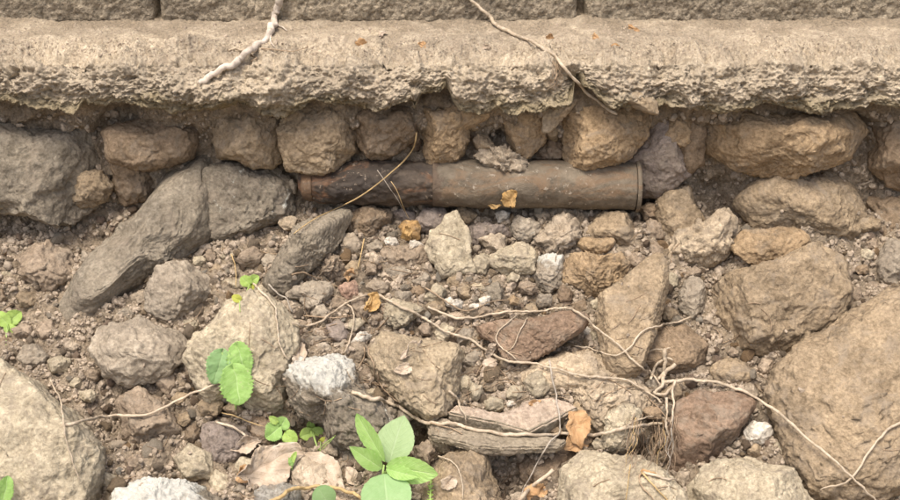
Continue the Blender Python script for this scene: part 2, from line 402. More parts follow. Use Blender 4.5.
# ------------------------------------------------------------------ wall of roughcast blocks
wall = tag(obj('block_wall', None, loc=(0, WALL_Y, .36)), 'rough grey brown block wall rising behind the ledge along the top', 'wall')
def block(x0, x1, zlow, yoff, seed):
    nx, nz = max(8, int((x1 - x0) / .006)), 70
    gx = np.linspace(x0, x1, nx); gz = np.linspace(zlow, zlow + .42, nz)
    A, B = np.meshgrid(gx, gz)
    e = np.minimum(np.minimum(A - x0, x1 - A), np.minimum(B - zlow, zlow + .42 - B))
    Pf = np.stack([A.ravel(), np.zeros(A.size), B.ravel()], 1)
    d = fbm(Pf, 14, 3, .5, seed) * .006 + fbm(Pf, 60, 3, .65, seed + 1, True) * .0065 + fbm(Pf, 150, 2, .6, seed + 2) * .0035
    Pf[:, 1] = WALL_Y + yoff - d + .012 * (1 - sstep(0, .012, e.ravel()))
    V = [Pf]; F = [grid_faces(nx, nz)]
    n = nx * nz; a = np.arange(n).reshape(nz, nx)
    loop = np.concatenate([a[0, :], a[1:, -1], a[-1, -2::-1], a[-2:0:-1, 0]])
    back = Pf[loop].copy(); back[:, 1] = WALL_Y + .12
    V.append(back); m = len(loop); b = n + np.arange(m)
    F.append(np.stack([loop, b, np.roll(b, -1), np.roll(loop, -1)], 1))
    V = np.concatenate(V); V -= np.array([0, WALL_Y, .36])
    return obj('block', mesh_np('block', V, np.concatenate(F)), M_block, wall)
jx = surf(582, 10)[0].x
xl = surf(577, 10)[0].x; xr = surf(586.5, 10)[0].x
block(xl - 1.05, xl, .352, 0, 21); block(xr, xr + 1.05, .350, .006, 22)
block(xl - 2.3, xl - 1.07, .352, .004, 23); block(xr + 1.07, xr + 2.3, .352, 0, 24)
bm = bmesh.new(); bmesh.ops.create_cube(bm, size=1, matrix=Matrix.Translation((0, .13, .2)) @ Matrix.Diagonal((4.8, .08, .60, 1)))
me = bpy.data.meshes.new('mortar_core'); bm.to_mesh(me); bm.free()
obj('mortar_core', me, M_soil, wall)

# ------------------------------------------------------------------ rocks
COLS = dict(pale=(.435, .385, .29), tan=(.315, .250, .172), orange=(.335, .250, .158), brown=(.255, .195, .135), dark=(.19, .142, .10),
            grey=(.325, .285, .23), greydark=(.24, .213, .170), pink=(.395, .335, .262), white=(.58, .55, .49), red=(.255, .183, .132),
            purple=(.25, .212, .188), clod=(.30, .243, .185), amber=(.43, .28, .13), paletan=(.42, .35, .26))
NAMED = []                                       # (poly, centre px, short name)
def poly_r(pts, n=180):
    P_ = np.array(pts); x, y = P_[:, 0], P_[:, 1]; x2, y2 = np.roll(x, -1), np.roll(y, -1)
    cr = x * y2 - x2 * y; A = cr.sum() / 2
    cx = ((x + x2) * cr).sum() / (6 * A); cy = ((y + y2) * cr).sum() / (6 * A)
    r = np.zeros(n)
    for i in range(n):
        t = 2 * math.pi * i / n; dx, dy = math.cos(t), -math.sin(t)
        best = 0
        for a in range(len(pts)):
            x0, y0 = x[a] - cx, y[a] - cy; ex, ey = x2[a] - x[a], y2[a] - y[a]
            den = dx * ey - dy * ex
            if abs(den) < 1e-9: continue
            s = (x0 * ey - y0 * ex) / den; u = (x0 * dy - y0 * dx) / den
            if s > 0 and -1e-6 <= u <= 1 + 1e-6: best = max(best, s)
        r[i] = best
    for _ in range(3): r = (np.roll(r, 1) + 2 * r + np.roll(r, -1)) / 4
    return cx, cy, np.maximum(r, .5)
def rock(pts, label, short, color='tan', name='rock', cat='rock', sub=5, depth=.75, push=.25, rough=1.0, facets=5, planes=(), lichen=0, cap=0, blend=.5, fine=1.0, group=None, grow=1.11, abs_push=0):
    cx, cy, r = poly_r(pts); r = r * grow
    P0, sn = surf(cx, cy)
    view = (CAM - P0).normalized()
    n = (view * (1 - blend) + sn * blend).normalized()
    Rm = float(np.mean(r)) / FOC * (P0 - CAM).dot(FWD)
    P0 = P0 + view * (push * Rm + abs_push)
    seed = len(NAMED) * 1.37 + 3
    rs = np.random.RandomState(len(NAMED) + 50)
    S, F = ico(sub)
    S = S.copy()
    # facets: chop the unit ball by planes that face outwards
    pl = [(np.array(p[:3]) / np.linalg.norm(p[:3]), p[3]) for p in planes]
    for _ in range(int(facets * 2.2)):
        v = rs.normal(size=3); v[2] = abs(v[2]) * .9 + .30; v /= np.linalg.norm(v); pl.append((v, rs.uniform(.53, .9)))
    for v, dd in pl:
        k = S @ v - dd; k = np.where(k > 0, k, 0); S -= (k * .93)[:, None] * v
    Lsp = S * 1.0
    th = np.arctan2(S[:, 1], S[:, 0]); rho = np.hypot(S[:, 0], S[:, 1])
    rho = np.clip(rho, 0, 1) ** .82
    ti = (th % (2 * np.pi)) / (2 * np.pi) * len(r); i0 = ti.astype(int) % len(r); fr = ti - np.floor(ti)
    rr = r[i0] * (1 - fr) + r[(i0 + 1) % len(r)] * fr
    # boundary points: rays through the outline meet the rock's own plane
    px = cx + rr * np.cos(th); py = cy - rr * np.sin(th)
    D = np.array(FWD)[None] + np.array(UP)[None] * ((250 - py) / FOC)[:, None] + np.array([[1, 0, 0]]) * ((px - 450) / FOC)[:, None]
    na = np.array(n); tt = float((P0 - CAM).dot(n)) / (D @ na)
    B = np.array(CAM)[None] + D * tt[:, None] - np.array(P0)[None]
    V = B * rho[:, None] + na[None] * (S[:, 2] * depth * Rm)[:, None]
    nd = V / (np.linalg.norm(V, axis=1)[:, None] + 1e-9)
    W = V / Rm
    K = 46 if rough < 2 else 110
    Cc = rs.normal(size=(K, 3)); Cc /= np.linalg.norm(Cc, axis=1)[:, None]; off = rs.uniform(-1, 1, K); til = rs.normal(size=(K, 3)) * .5
    Sn = Lsp / (np.linalg.norm(Lsp, axis=1)[:, None] + 1e-9); Sn = Sn + np.stack([fbm(W, 2.4, 3, .6, seed + 7 + q) for q in range(3)], 1) * .22
    D2 = ((Sn[:, None, :] - Cc[None]) ** 2).sum(2); o2 = np.argpartition(D2, 2, axis=1)[:, :2]
    da = np.sqrt(np.take_along_axis(D2, o2, 1)); sw = da[:, 0] > da[:, 1]
    ia = np.where(sw, o2[:, 1], o2[:, 0]); ib = np.where(sw, o2[:, 0], o2[:, 1]); dm = np.abs(da[:, 1] - da[:, 0])
    ha = off[ia] + ((Sn - Cc[ia]) * til[ia]).sum(1) * 2.2; hb = off[ib] + ((Sn - Cc[ib]) * til[ib]).sum(1) * 2.2
    wt_ = sstep(0, .055, dm) * .5 + .5; chip = ha * wt_ + hb * (1 - wt_)
    crev = 1 - sstep(0, .06, dm)
    disp = fbm(W, 1.6, 3, .5, seed) * .075 + fbm(W, 5.5, 3, .5, seed + 1) * .020 * rough + chip * .040 * rough - crev * .014 * rough
    disp = disp * (1 - .45 * (rho > .93))
    disp = disp * Rm + (fbm(V, 70, 3, .7, seed + 2) * .0036 - np.maximum(0, fbm(V, 110, 2, .6, seed + 4) - .25) * .006 + fbm(V, 210, 2, .6, seed + 3) * .0016) * fine * min(1, Rm / .04)
    V = V + nd * disp[:, None]
    o = obj(name, mesh_np(name, V, F), M_rock, None, P0, COLS[color] if isinstance(color, str) else color)
    o['lichen'] = float(lichen); o['cap'] = float(1 + cap) if cap else 0.0
    tag(o, label, cat, group)
    NAMED.append((pts, (cx, cy), short))
    return o
# --- stones of the footing under the ledge
FT = 'footing stones packed under the ledge'
def foot(pts, label, short, color, **k):
    k.setdefault('group', FT); k.setdefault('blend', .3); k.setdefault('push', .12); k.setdefault('depth', .65); k.setdefault('rough', .75); k.setdefault('grow', 1.2); k['push'] = k.get('push', 0) + .2
    pts = [(x, y - 11 if y < 128 else y) for x, y in pts]
    return rock(pts, label, short, color, 'footing_stone', 'stone', **k)
foot(T(3, [(-60, 0), (60, -15), (190, 0), (215, 60), (200, 120), (160, 155), (60, 150), (-60, 140)]), 'rounded tan brown footing stone directly above the lichened grey boulder', 'the tan stone over the grey boulder', 'tan')
foot(T(3, [(205, 20), (235, -50), (340, -60), (450, -50), (495, 0), (530, 80), (535, 125), (440, 150), (380, 180), (320, 183), (238, 165), (225, 120), (212, 80)]), 'broad sandy brown footing stone above the left end of the pipe', 'the broad stone over the pipe end', 'tan', sub=6, grow=1.13)
foot(T(3, [(500, -10), (560, -45), (700, -45), (728, 0), (722, 50), (690, 110), (640, 150), (590, 140), (545, 110), (510, 60)]), 'grey brown cracked footing stone between two orange tan ones', 'the cracked grey brown stone', 'brown', rough=1.8)
foot(T(3, [(748, -50), (900, -60), (1020, -55), (1075, -20), (1050, 10), (960, 20), (965, 60), (940, 125), (880, 138), (810, 162), (765, 125), (745, 40)]), 'large orange tan footing stone above where the dark pipe section ends', 'the large orange tan stone', 'orange', sub=6, grow=1.1)
foot(T(4, [(85, 65), (110, 35), (150, 45), (168, 90), (130, 112), (95, 105)]), 'small knobbly tan stone resting on top of the pipe', 'the knobbly stone on the pipe', 'tan', sub=4, push=.9, depth=.9)
foot(T(4, [(208, 20), (212, -50), (270, -68), (345, -60), (372, 0), (365, 60), (310, 108), (262, 110), (225, 75)]), 'egg shaped orange brown footing stone above the middle of the pipe', 'the egg shaped stone', 'orange')
foot(T(4, [(408, -20), (430, -62), (600, -75), (760, -60), (790, -10), (770, 50), (700, 120), (640, 152), (540, 170), (500, 160), (462, 125), (440, 60)]), 'widest rough tan footing stone, bulging over the pipe near its right end', 'the widest footing stone', 'orange', sub=6, push=.05, rough=.7, grow=1.1)
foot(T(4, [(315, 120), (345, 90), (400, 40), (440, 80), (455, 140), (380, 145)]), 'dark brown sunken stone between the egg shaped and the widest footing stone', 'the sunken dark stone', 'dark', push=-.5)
foot(T(4, [(700, 130), (765, 60), (820, -10), (890, -20), (960, 40), (950, 180), (880, 240), (840, 272), (760, 270), (735, 200)]), 'smooth purplish brown stone behind the right end of the pipe', 'the purplish stone at the pipe end', 'purple', push=-.1, rough=.5)
foot(T(4, [(828, 60), (845, 20), (900, -10), (960, 10), (960, 80), (880, 98), (845, 90)]), 'light tan footing stone high above the right end of the pipe', 'the light tan stone', 'orange', sub=4, push=.4)
foot(T(4, [(640, -75), (770, -80), (830, -50), (820, -5), (780, -5)]), 'tan wedge stone just under the ledge at its right', 'the tan wedge', 'tan', sub=4)
foot(T(4, [(-10, -40), (60, -62), (180, -66), (205, -40), (190, 10), (100, 30), (20, 20)]), 'flat tan footing stone tucked up under the ledge left of the egg shaped one', 'the flat tucked stone', 'tan', sub=5, push=0)
foot([(276, 128), (286, 122), (296, 128), (292, 140), (281, 142)], 'small brown wedge stone between the stone over the boulder and the broad one', 'the small brown wedge', 'brown', sub=4, push=-.2)
foot([(352, 124), (362, 120), (368, 132), (362, 148), (354, 140)], 'narrow brown chink stone left of the cracked grey brown stone', 'the narrow chink stone', 'brown', sub=4, push=-.2)
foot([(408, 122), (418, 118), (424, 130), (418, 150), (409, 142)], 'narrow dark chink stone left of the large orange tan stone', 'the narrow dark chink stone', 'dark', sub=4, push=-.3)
foot([(545, 118), (556, 112), (562, 124), (556, 142), (547, 138)], 'thin tan chink stone between the egg shaped and the widest stone', 'the thin tan chink stone', 'tan', sub=4, push=-.1)
foot(T(2, [(370, 484), (400, 465), (500, 448), (480, 484), (400, 522), (372, 519)]), 'sharp pale yellow stone flake jutting out under the broken ledge edge', 'the pale flake', 'paletan', sub=4, push=1.2, depth=.5, facets=7)
rock(T(4, [(108, 125), (135, 103), (200, 93), (262, 118), (302, 152), (300, 182), (240, 192), (185, 170), (130, 155)]), 'lump of pinkish gravelly mortar lying on top of the pipe', 'the gravelly lump', 'pink', 'mortar_lump', 'mortar', push=1.3, rough=4.0, depth=.6, fine=3, facets=0)
# --- stones at the foot of the pipe and on the slope
G = 'large stones of the rubble slope'
def R(pts, label, short, color='tan', **k):
    k.setdefault('group', G); return rock(pts, label, short, color, **k)
R(T(3, [(-90, 180), (0, 165), (90, 165), (160, 180), (215, 220), (238, 300), (235, 350), (205, 390), (160, 430), (120, 465), (60, 475), (-40, 470), (-110, 400), (-120, 280)]), 'big grey green boulder speckled with pale lichen left of the pipe', 'the lichened grey boulder', 'greydark', sub=6, lichen=.50, depth=.7, facets=3, name='boulder')
R(T(3, [(470, 328), (410, 333), (300, 390), (205, 470), (160, 560), (120, 625), (150, 672), (215, 682), (260, 630), (320, 570), (370, 520), (420, 480), (450, 420), (482, 345)]), 'long smooth grey brown stone sloping down from under the dark pipe section', 'the long sloping stone', 'greydark', sub=6, depth=.9, rough=.4, facets=4, lichen=.25, push=.75)
R(T(3, [(455, 400), (485, 350), (560, 325), (640, 335), (660, 375), (620, 410), (560, 445), (500, 452), (462, 430)]), 'brown stone with whitish patches just under the dark pipe section', 'the brown patched stone', 'brown', lichen=.3)
R(T(3, [(740, 385), (775, 338), (850, 338), (872, 372), (845, 412), (790, 432), (748, 415)]), 'smooth purple grey cobble under the pipe joint', 'the purple grey cobble', 'purple', rough=.3, facets=1, name='cobble', sub=4)
R(T(3, [(640, 350), (700, 332), (740, 345), (735, 385), (660, 385)]), 'flat purplish stone wedged below the dark pipe section', 'the flat purplish stone', 'purple', rough=.4, sub=4)
R([(428, 245), (432, 232), (441, 226), (446, 217), (456, 214), (463, 223), (469, 236), (470, 258), (476, 270), (460, 273), (442, 276), (436, 264), (429, 256)], 'upright pale cream stone slab with a pointed top, standing below the pipe joint', 'the upright cream stone', 'pale', name='stone_slab', push=.75, depth=.4, blend=.15, facets=1, planes=[(.1, .05, 1, .45), (-.8, .1, .6, .75)], rough=.7)
R(T(3, [(668, 400), (690, 378), (715, 384), (750, 376), (760, 410), (752, 452), (718, 468), (695, 445)]), 'crumbly amber orange fragment under the pipe', 'the amber fragment', 'amber', name='brick_fragment', cat='brick', push=.9, sub=4, facets=8)
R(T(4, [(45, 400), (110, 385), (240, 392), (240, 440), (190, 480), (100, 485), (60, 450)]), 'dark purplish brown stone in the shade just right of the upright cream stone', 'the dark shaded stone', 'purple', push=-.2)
R(T(4, [(110, 455), (150, 432), (205, 418), (218, 450), (212, 480), (250, 500), (200, 520), (150, 505)]), 'small pinkish pointed stone right of the upright cream stone', 'the pinkish pointed stone', 'pink', push=.5, sub=4, facets=7)
R(T(6, [(158, 20), (200, -20), (290, -30), (332, 10), (330, 85), (270, 95), (210, 95), (165, 60)]), 'blocky pale yellowish stone in the middle of the slope', 'the blocky pale stone', 'pale', push=.6, facets=7)
R(T(4, [(242, 405), (262, 372), (330, 358), (352, 400), (350, 440), (305, 468), (258, 460)]), 'grey stone with one bright white patch under the pipe', 'the grey white patched stone', 'grey', lichen=.55, sub=5, facets=1)
R([(533, 243), (537, 236), (545, 228), (553, 217), (568, 215), (580, 221), (582, 236), (578, 248), (572, 253), (560, 255), (548, 256), (542, 249)], 'craggy pale pinkish stone with broken layers below the pipe', 'the craggy layered stone', 'pink', rough=3.0, facets=6, push=.4, fine=2)
R([(579, 232), (588, 222), (600, 213), (615, 211), (630, 212), (638, 225), (641, 238), (632, 246), (618, 247), (600, 246), (584, 243)], 'broad brown tan stone right under the right end of the pipe', 'the broad brown stone', 'tan', rough=.6, facets=6)
R([(577, 245), (582, 239), (596, 237), (612, 238), (615, 243), (605, 252), (594, 255), (583, 252)], 'flat almond shaped tan stone between two larger brown stones', 'the almond shaped stone', 'orange', sub=4, push=1.0, rough=.3, depth=.5, facets=2)
R([(563, 272), (567, 262), (575, 255), (592, 255), (606, 254), (620, 253), (627, 266), (625, 278), (618, 292), (606, 297), (590, 297), (576, 291), (566, 282)], 'large rounded tan stone with yellowish blotches right of the slope middle', 'the large blotched tan stone', 'orange', sub=6, rough=1.1, facets=4, push=.4, depth=.8)
R([(534, 268), (540, 257), (552, 255), (562, 258), (564, 270), (561, 285), (549, 291), (538, 287), (534, 276)], 'grey brown stone with a pale top left of the large blotched tan stone', 'the pale topped stone', 'grey', cap=.015, push=.3)
R([(596, 312), (602, 299), (612, 294), (628, 282), (645, 268), (655, 264), (661, 270), (663, 290), (657, 320), (645, 348), (640, 365), (625, 369), (614, 366), (607, 352), (601, 334)], 'tall smooth triangular brown stone leaning at the right', 'the tall triangular stone', 'tan', name='stone_slab', sub=6, rough=.25, facets=1, planes=[(-.05, .1, 1, .42), (.85, .1, .5, .7)], depth=.55, push=.95, blend=.45, grow=1.2)
R([(640, 360), (644, 342), (658, 326), (685, 322), (705, 345), (700, 372), (672, 380), (650, 374)], 'olive brown rounded stone beside the foot of the triangular stone', 'the olive stone', 'brown', rough=.4, push=.1)
R(T(6, [(115, 312), (200, 290), (285, 276), (400, 256), (520, 258), (534, 285), (518, 318), (450, 362), (380, 402), (300, 447), (225, 430), (190, 380), (150, 345)]), 'flat reddish brown stone slab with a lighter upper edge in the middle', 'the reddish slab', 'red', name='stone_slab', sub=6, facets=0, planes=[(0, .85, .5, .55), (.05, -.3, .95, .45), (-.3, -.2, .9, .62)], rough=.5, push=.8, depth=.6)
R([(512, 374), (528, 366), (540, 356), (565, 349), (600, 358), (625, 368), (648, 392), (648, 410), (620, 420), (597, 432), (580, 412), (562, 397), (530, 392)], 'wide pale rock under the reddish slab, crossed by thin roots', 'the wide pale rock', 'paletan', sub=6, push=.15, rough=.6, facets=5, depth=.6, fine=1.5)
R([(603, 418), (606, 408), (615, 404), (630, 404), (640, 412), (640, 428), (634, 442), (622, 449), (608, 448), (601, 436)], 'rounded pale knobbly stone at the right behind the long root', 'the pale knobbly stone', 'pale', push=.8, rough=1.6, depth=.9, fine=1.6)
R([(560, 492), (565, 472), (575, 460), (586, 449), (610, 452), (636, 460), (660, 475), (680, 495), (690, 540), (560, 540)], 'large smooth pale boulder in the bottom right with white marks', 'the bottom right boulder', 'pale', name='boulder', sub=6, rough=.6, facets=3, push=.35, lichen=.22)
R([(434, 462), (446, 450), (465, 448), (484, 454), (498, 478), (506, 510), (500, 545), (430, 545), (426, 490)], 'dull olive brown boulder at the bottom behind the leafy plant', 'the olive boulder', 'tan', name='boulder', sub=6, rough=.9, push=.2, facets=3)
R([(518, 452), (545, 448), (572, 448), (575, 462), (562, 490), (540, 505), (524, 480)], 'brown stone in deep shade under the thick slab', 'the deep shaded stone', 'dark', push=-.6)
R([(371, 352), (385, 333), (400, 334), (417, 336), (440, 342), (460, 352), (456, 385), (446, 412), (428, 418), (405, 402), (385, 387), (373, 372)], 'large blocky olive tan rock in the lower middle', 'the blocky olive tan rock', (.36, .30, .215), sub=6, rough=.8, facets=4, planes=[(0, .8, .6, .55), (.1, -.1, 1, .6)], push=.55, depth=.8, grow=1.12)
R([(430, 425), (440, 421), (458, 424), (470, 432), (462, 447), (448, 454), (436, 450), (430, 438)], 'reddish tan stone tucked under the long root beside the dark hollow', 'the reddish tucked stone', 'pink', push=.3)
R([(286, 374), (290, 360), (300, 356), (318, 355), (338, 355), (352, 364), (355, 385), (362, 394), (376, 402), (386, 420), (384, 436), (368, 444), (345, 444), (331, 436), (324, 418), (306, 412), (294, 398)], 'angular white and dark grey lichened rock behind the leafy plant', 'the white topped rock', 'greydark', sub=6, rough=1.6, facets=6, push=.7, depth=.8, cap=.032, lichen=.45, fine=1.5, grow=1.18)
R([(195, 330), (215, 306), (240, 298), (262, 300), (277, 309), (293, 326), (295, 345), (288, 364), (282, 384), (285, 410), (274, 417), (250, 413), (235, 400), (205, 395), (192, 362)], 'large pale pinkish boulder at the left with a root down its face', 'the pale pinkish boulder', 'pale', name='boulder', sub=6, rough=.8, facets=4, push=.5, depth=.75)
R(T(5, [(220, 168), (240, 138), (320, 124), (380, 130), (402, 150), (395, 182), (345, 225), (300, 228), (278, 195), (230, 188)]), 'flat pale grey stone left of the small pink brick piece', 'the flat pale grey stone', 'grey', push=.7, rough=1.0, facets=4, lichen=.2, depth=.6)
R(T(5, [(432, 150), (455, 122), (498, 118), (508, 150), (504, 186), (472, 196), (450, 185)]), 'small angular pink brick piece left of the brown dry leaf', 'the pink brick piece', (.42, .29, .225), name='brick_fragment', cat='brick', push=.9, rough=.4, facets=8, sub=4)
R(T(5, [(610, 250), (622, 215), (652, 196), (740, 212), (768, 235), (742, 262), (700, 292), (658, 306), (622, 285)]), 'pale angular stone just above the thin root in the middle', 'the pale angular stone', 'pale', push=.8, facets=7)
R(T(5, [(600, 10), (640, -25), (780, -10), (795, 40), (720, 72), (650, 68), (608, 50)]), 'orange brown clod of earth left of the upright cream stone', 'the orange brown clod', 'clod', name='clod', rough=1.8, push=.1)
R(T(5, [(325, 40), (350, 10), (400, 5), (450, 30), (462, 80), (440, 115), (390, 122), (340, 95)]), 'crumbly grey clod right of the long sloping stone', 'the crumbly grey clod', 'clod', name='clod', rough=3.5, push=.4, fine=2)
R([(290, 403), (292, 392), (300, 384), (311, 388), (312, 400), (306, 404), (298, 407)], 'small pinkish grey stone in the shade left of the white topped rock', 'the small shaded stone', 'pink', sub=4, push=.1)
R([(362, 415), (370, 398), (384, 400), (395, 412), (394, 428), (380, 440), (366, 432)], 'rough grey rock piece right of the white topped rock', 'the rough grey piece', 'grey', sub=5, rough=2.5, push=.1, fine=2)
R([(255, 492), (272, 484), (284, 478), (296, 486), (304, 510), (290, 530), (262, 520)], 'blue grey angular stone in the bottom left corner', 'the blue grey stone', (.33, .32, .29), sub=5, facets=7, push=.7)
R([(292, 468), (302, 458), (330, 459), (338, 475), (342, 510), (310, 520), (298, 490)], 'flat whitish pink stone behind the curved root at the bottom', 'the flat whitish stone', 'pink', sub=5, facets=3, push=.1, depth=.4)
R([(205, 425), (226, 420), (246, 426), (252, 442), (238, 458), (212, 462), (200, 445)], 'purplish grey stone under the pale pinkish boulder', 'the purplish grey stone', 'purple', sub=5, push=.1)
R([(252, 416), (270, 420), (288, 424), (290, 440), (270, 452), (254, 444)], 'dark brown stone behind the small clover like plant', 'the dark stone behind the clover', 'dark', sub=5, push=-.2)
R([(657, 205), (664, 192), (690, 186), (705, 215), (700, 240), (672, 250), (660, 235)], 'smooth olive tan stone at the far right of the pipe', 'the olive tan stone', 'tan', rough=.4, push=.2)
# --- stones left of the pipe footage
L = 'stones at the left end of the bank'
for pts, lab, sh, c, k in [
    ([(-30, 70 + 60), (30, 118), (90, 128), (98, 165), (96, 205), (60, 225), (10, 232), (-40, 220)], 'big blurred looking grey boulder at the far left under the ledge', 'the far left grey boulder', 'greydark', dict(lichen=.3, sub=6)),
    ([(105, 130), (150, 118), (196, 130), (190, 158), (150, 170), (112, 160)], 'brown footing stone under the ledge towards the left', 'the left brown footing stone', 'brown', dict(blend=.3)),
    ([(66, 186), (78, 172), (100, 172), (112, 186), (106, 202), (84, 208), (70, 200)], 'rounded tan cobble right of the far left grey boulder', 'the rounded tan cobble', 'tan', dict(rough=.4, push=.8)),
    ([(130, 220), (165, 175), (205, 160), (222, 190), (214, 235), (170, 262), (120, 300), (80, 340), (55, 330), (70, 290), (100, 250)], 'long smooth grey stone sloping down at the left', 'the left sloping stone', 'greydark', dict(sub=6, rough=.4, lichen=.2, depth=.8)),
    ([(146, 292), (158, 270), (186, 262), (208, 275), (210, 300), (192, 318), (165, 320), (148, 308)], 'rounded brown grey stone below the left sloping stone', 'the rounded brown grey stone', 'grey', dict(rough=1.2, push=.5)),
    ([(86, 352), (100, 328), (140, 318), (180, 328), (190, 348), (165, 374), (130, 384), (100, 374)], 'wide pale grey stone at the left of the slope', 'the wide pale grey stone', 'grey', dict(push=.6, depth=.6)),
    ([(-40, 380), (0, 362), (40, 370), (80, 395), (100, 430), (98, 465), (85, 505), (60, 540), (-40, 540)], 'very large pale pink boulder in the bottom left corner', 'the corner boulder', 'pale', dict(sub=6, push=.4, rough=.7, name='boulder')),
    ([(90, 505), (110, 488), (150, 482), (200, 486), (228, 500), (220, 540), (95, 540)], 'white crusted rock at the bottom between corner boulder and dry leaves', 'the bottom white crusted rock', 'greydark', dict(cap=.02, lichen=.8, push=.7, sub=6)),
    ([(10, 255), (35, 240), (70, 252), (76, 275), (50, 290), (18, 282)], 'crumbly tan stone under the far left grey boulder', 'the crumbly tan stone', 'clod', dict(rough=2.0, push=.3)),
    ([(108, 160), (135, 150), (160, 168), (150, 198), (125, 205), (108, 190)], 'dull brown stone between cobble and left sloping stone', 'the dull brown stone', 'brown', dict(push=.0)),
    ([(115, 400), (140, 388), (170, 400), (180, 430), (150, 450), (120, 435)], 'brown clod in the hollow right of the corner boulder', 'the brown clod', 'clod', dict(rough=2.2, push=.1, name='clod')),
    ([(170, 455), (190, 445), (215, 455), (214, 476), (186, 480)], 'small pale stone left of the dry leaves', 'the small pale stone', 'pale', dict(push=.4, sub=4)),
]:
    k.setdefault('name', 'rock'); rock(pts, lab.replace('blurred looking ', ''), sh, c, group=L, **k)
# --- stones right of the pipe
Rr = 'stones at the right end of the bank'
for pts, lab, sh, c, k in [
    ([(700, 118), (730, 108), (790, 110), (850, 112), (872, 130), (850, 158), (790, 176), (740, 168), (708, 150)], 'big orange tan footing stone under the ledge at the far right', 'the far right footing stone', 'orange', dict(blend=.3, sub=6)),
    ([(866, 125), (890, 112), (940, 120), (940, 180), (900, 190), (872, 170)], 'dark brown footing stone at the right edge under the ledge', 'the edge footing stone', 'brown', dict(blend=.3)),
    ([(672, 120), (690, 112), (704, 130), (704, 165), (686, 176), (668, 160)], 'narrow brown footing stone right of the purplish stone', 'the narrow footing stone', 'brown', dict(blend=.3, sub=4)),
    ([(664, 262), (668, 240), (690, 222), (725, 210), (738, 222), (734, 245), (715, 262), (690, 268)], 'craggy pale stone right of the pipe end', 'the craggy pale stone', 'paletan', dict(rough=2.4, push=.3)),
    ([(738, 205), (752, 188), (790, 168), (830, 166), (856, 184), (864, 212), (856, 232), (830, 246), (800, 242), (760, 228)], 'broad brown tan stone at the right under the far footing stone', 'the right broad brown stone', 'tan', dict(sub=6, rough=.6, facets=6)),
    ([(732, 248), (744, 232), (775, 224), (800, 230), (808, 242), (790, 258), (755, 264)], 'flat almond coloured stone lying on the big rounded one', 'the flat almond coloured stone', 'orange', dict(push=.9, rough=.3, depth=.5)),
    ([(703, 296), (712, 272), (735, 262), (770, 260), (812, 250), (838, 262), (846, 290), (836, 325), (800, 350), (760, 352), (722, 335), (706, 315)], 'very large rounded tan stone with brown blotches at the right', 'the very large rounded stone', 'tan', dict(sub=6, rough=1.0, push=.35)),
    ([(775, 395), (782, 372), (812, 345), (850, 310), (895, 286), (930, 300), (935, 400), (900, 480), (850, 500), (812, 488), (790, 445)], 'huge smooth leaning brown slab at the right edge', 'the huge leaning slab', 'tan', dict(sub=6, rough=.55, facets=3, planes=[(-.1, .1, 1, .45)], depth=.5, push=.4, name='stone_slab', fine=1.8, lichen=.15)),
    ([(680, 405), (700, 392), (740, 392), (752, 404), (735, 436), (705, 462), (672, 472), (664, 440)], 'reddish brown flat stone right of the root cluster', 'the right reddish stone', 'red', dict(push=.3, rough=.5, facets=3)),
    ([(744, 432), (752, 418), (766, 420), (772, 434), (762, 444), (748, 442)], 'small rounded whitish stone beside the huge leaning slab', 'the rounded whitish stone', 'white', dict(push=.8, rough=.6, sub=4)),
    ([(680, 290), (692, 276), (704, 284), (706, 305), (692, 318), (680, 308)], 'grey brown stone left of the very large rounded stone', 'the right grey brown stone', 'grey', dict(push=.2)),
    ([(690, 490), (715, 465), (750, 455), (790, 470), (815, 500), (810, 540), (690, 540)], 'pale rough boulder at the bottom right of the bank', 'the pale rough boulder', 'pale', dict(push=.3, sub=6, name='boulder')),
    ([(870, 262), (892, 240), (930, 245), (930, 285), (885, 285)], 'grey stone at the right edge above the huge slab', 'the edge grey stone', 'grey', dict(push=.2)),
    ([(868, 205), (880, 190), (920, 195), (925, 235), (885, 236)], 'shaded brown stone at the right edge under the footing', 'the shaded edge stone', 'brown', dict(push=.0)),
    ([(712, 368), (728, 355), (748, 362), (752, 380), (730, 388), (715, 382)], 'small tan stone under the very large rounded stone', 'the small tan stone', 'tan', dict(push=.3, sub=4)),
]:
    k.setdefault('name', 'rock'); rock(pts, lab, sh, c, group=Rr, **k)
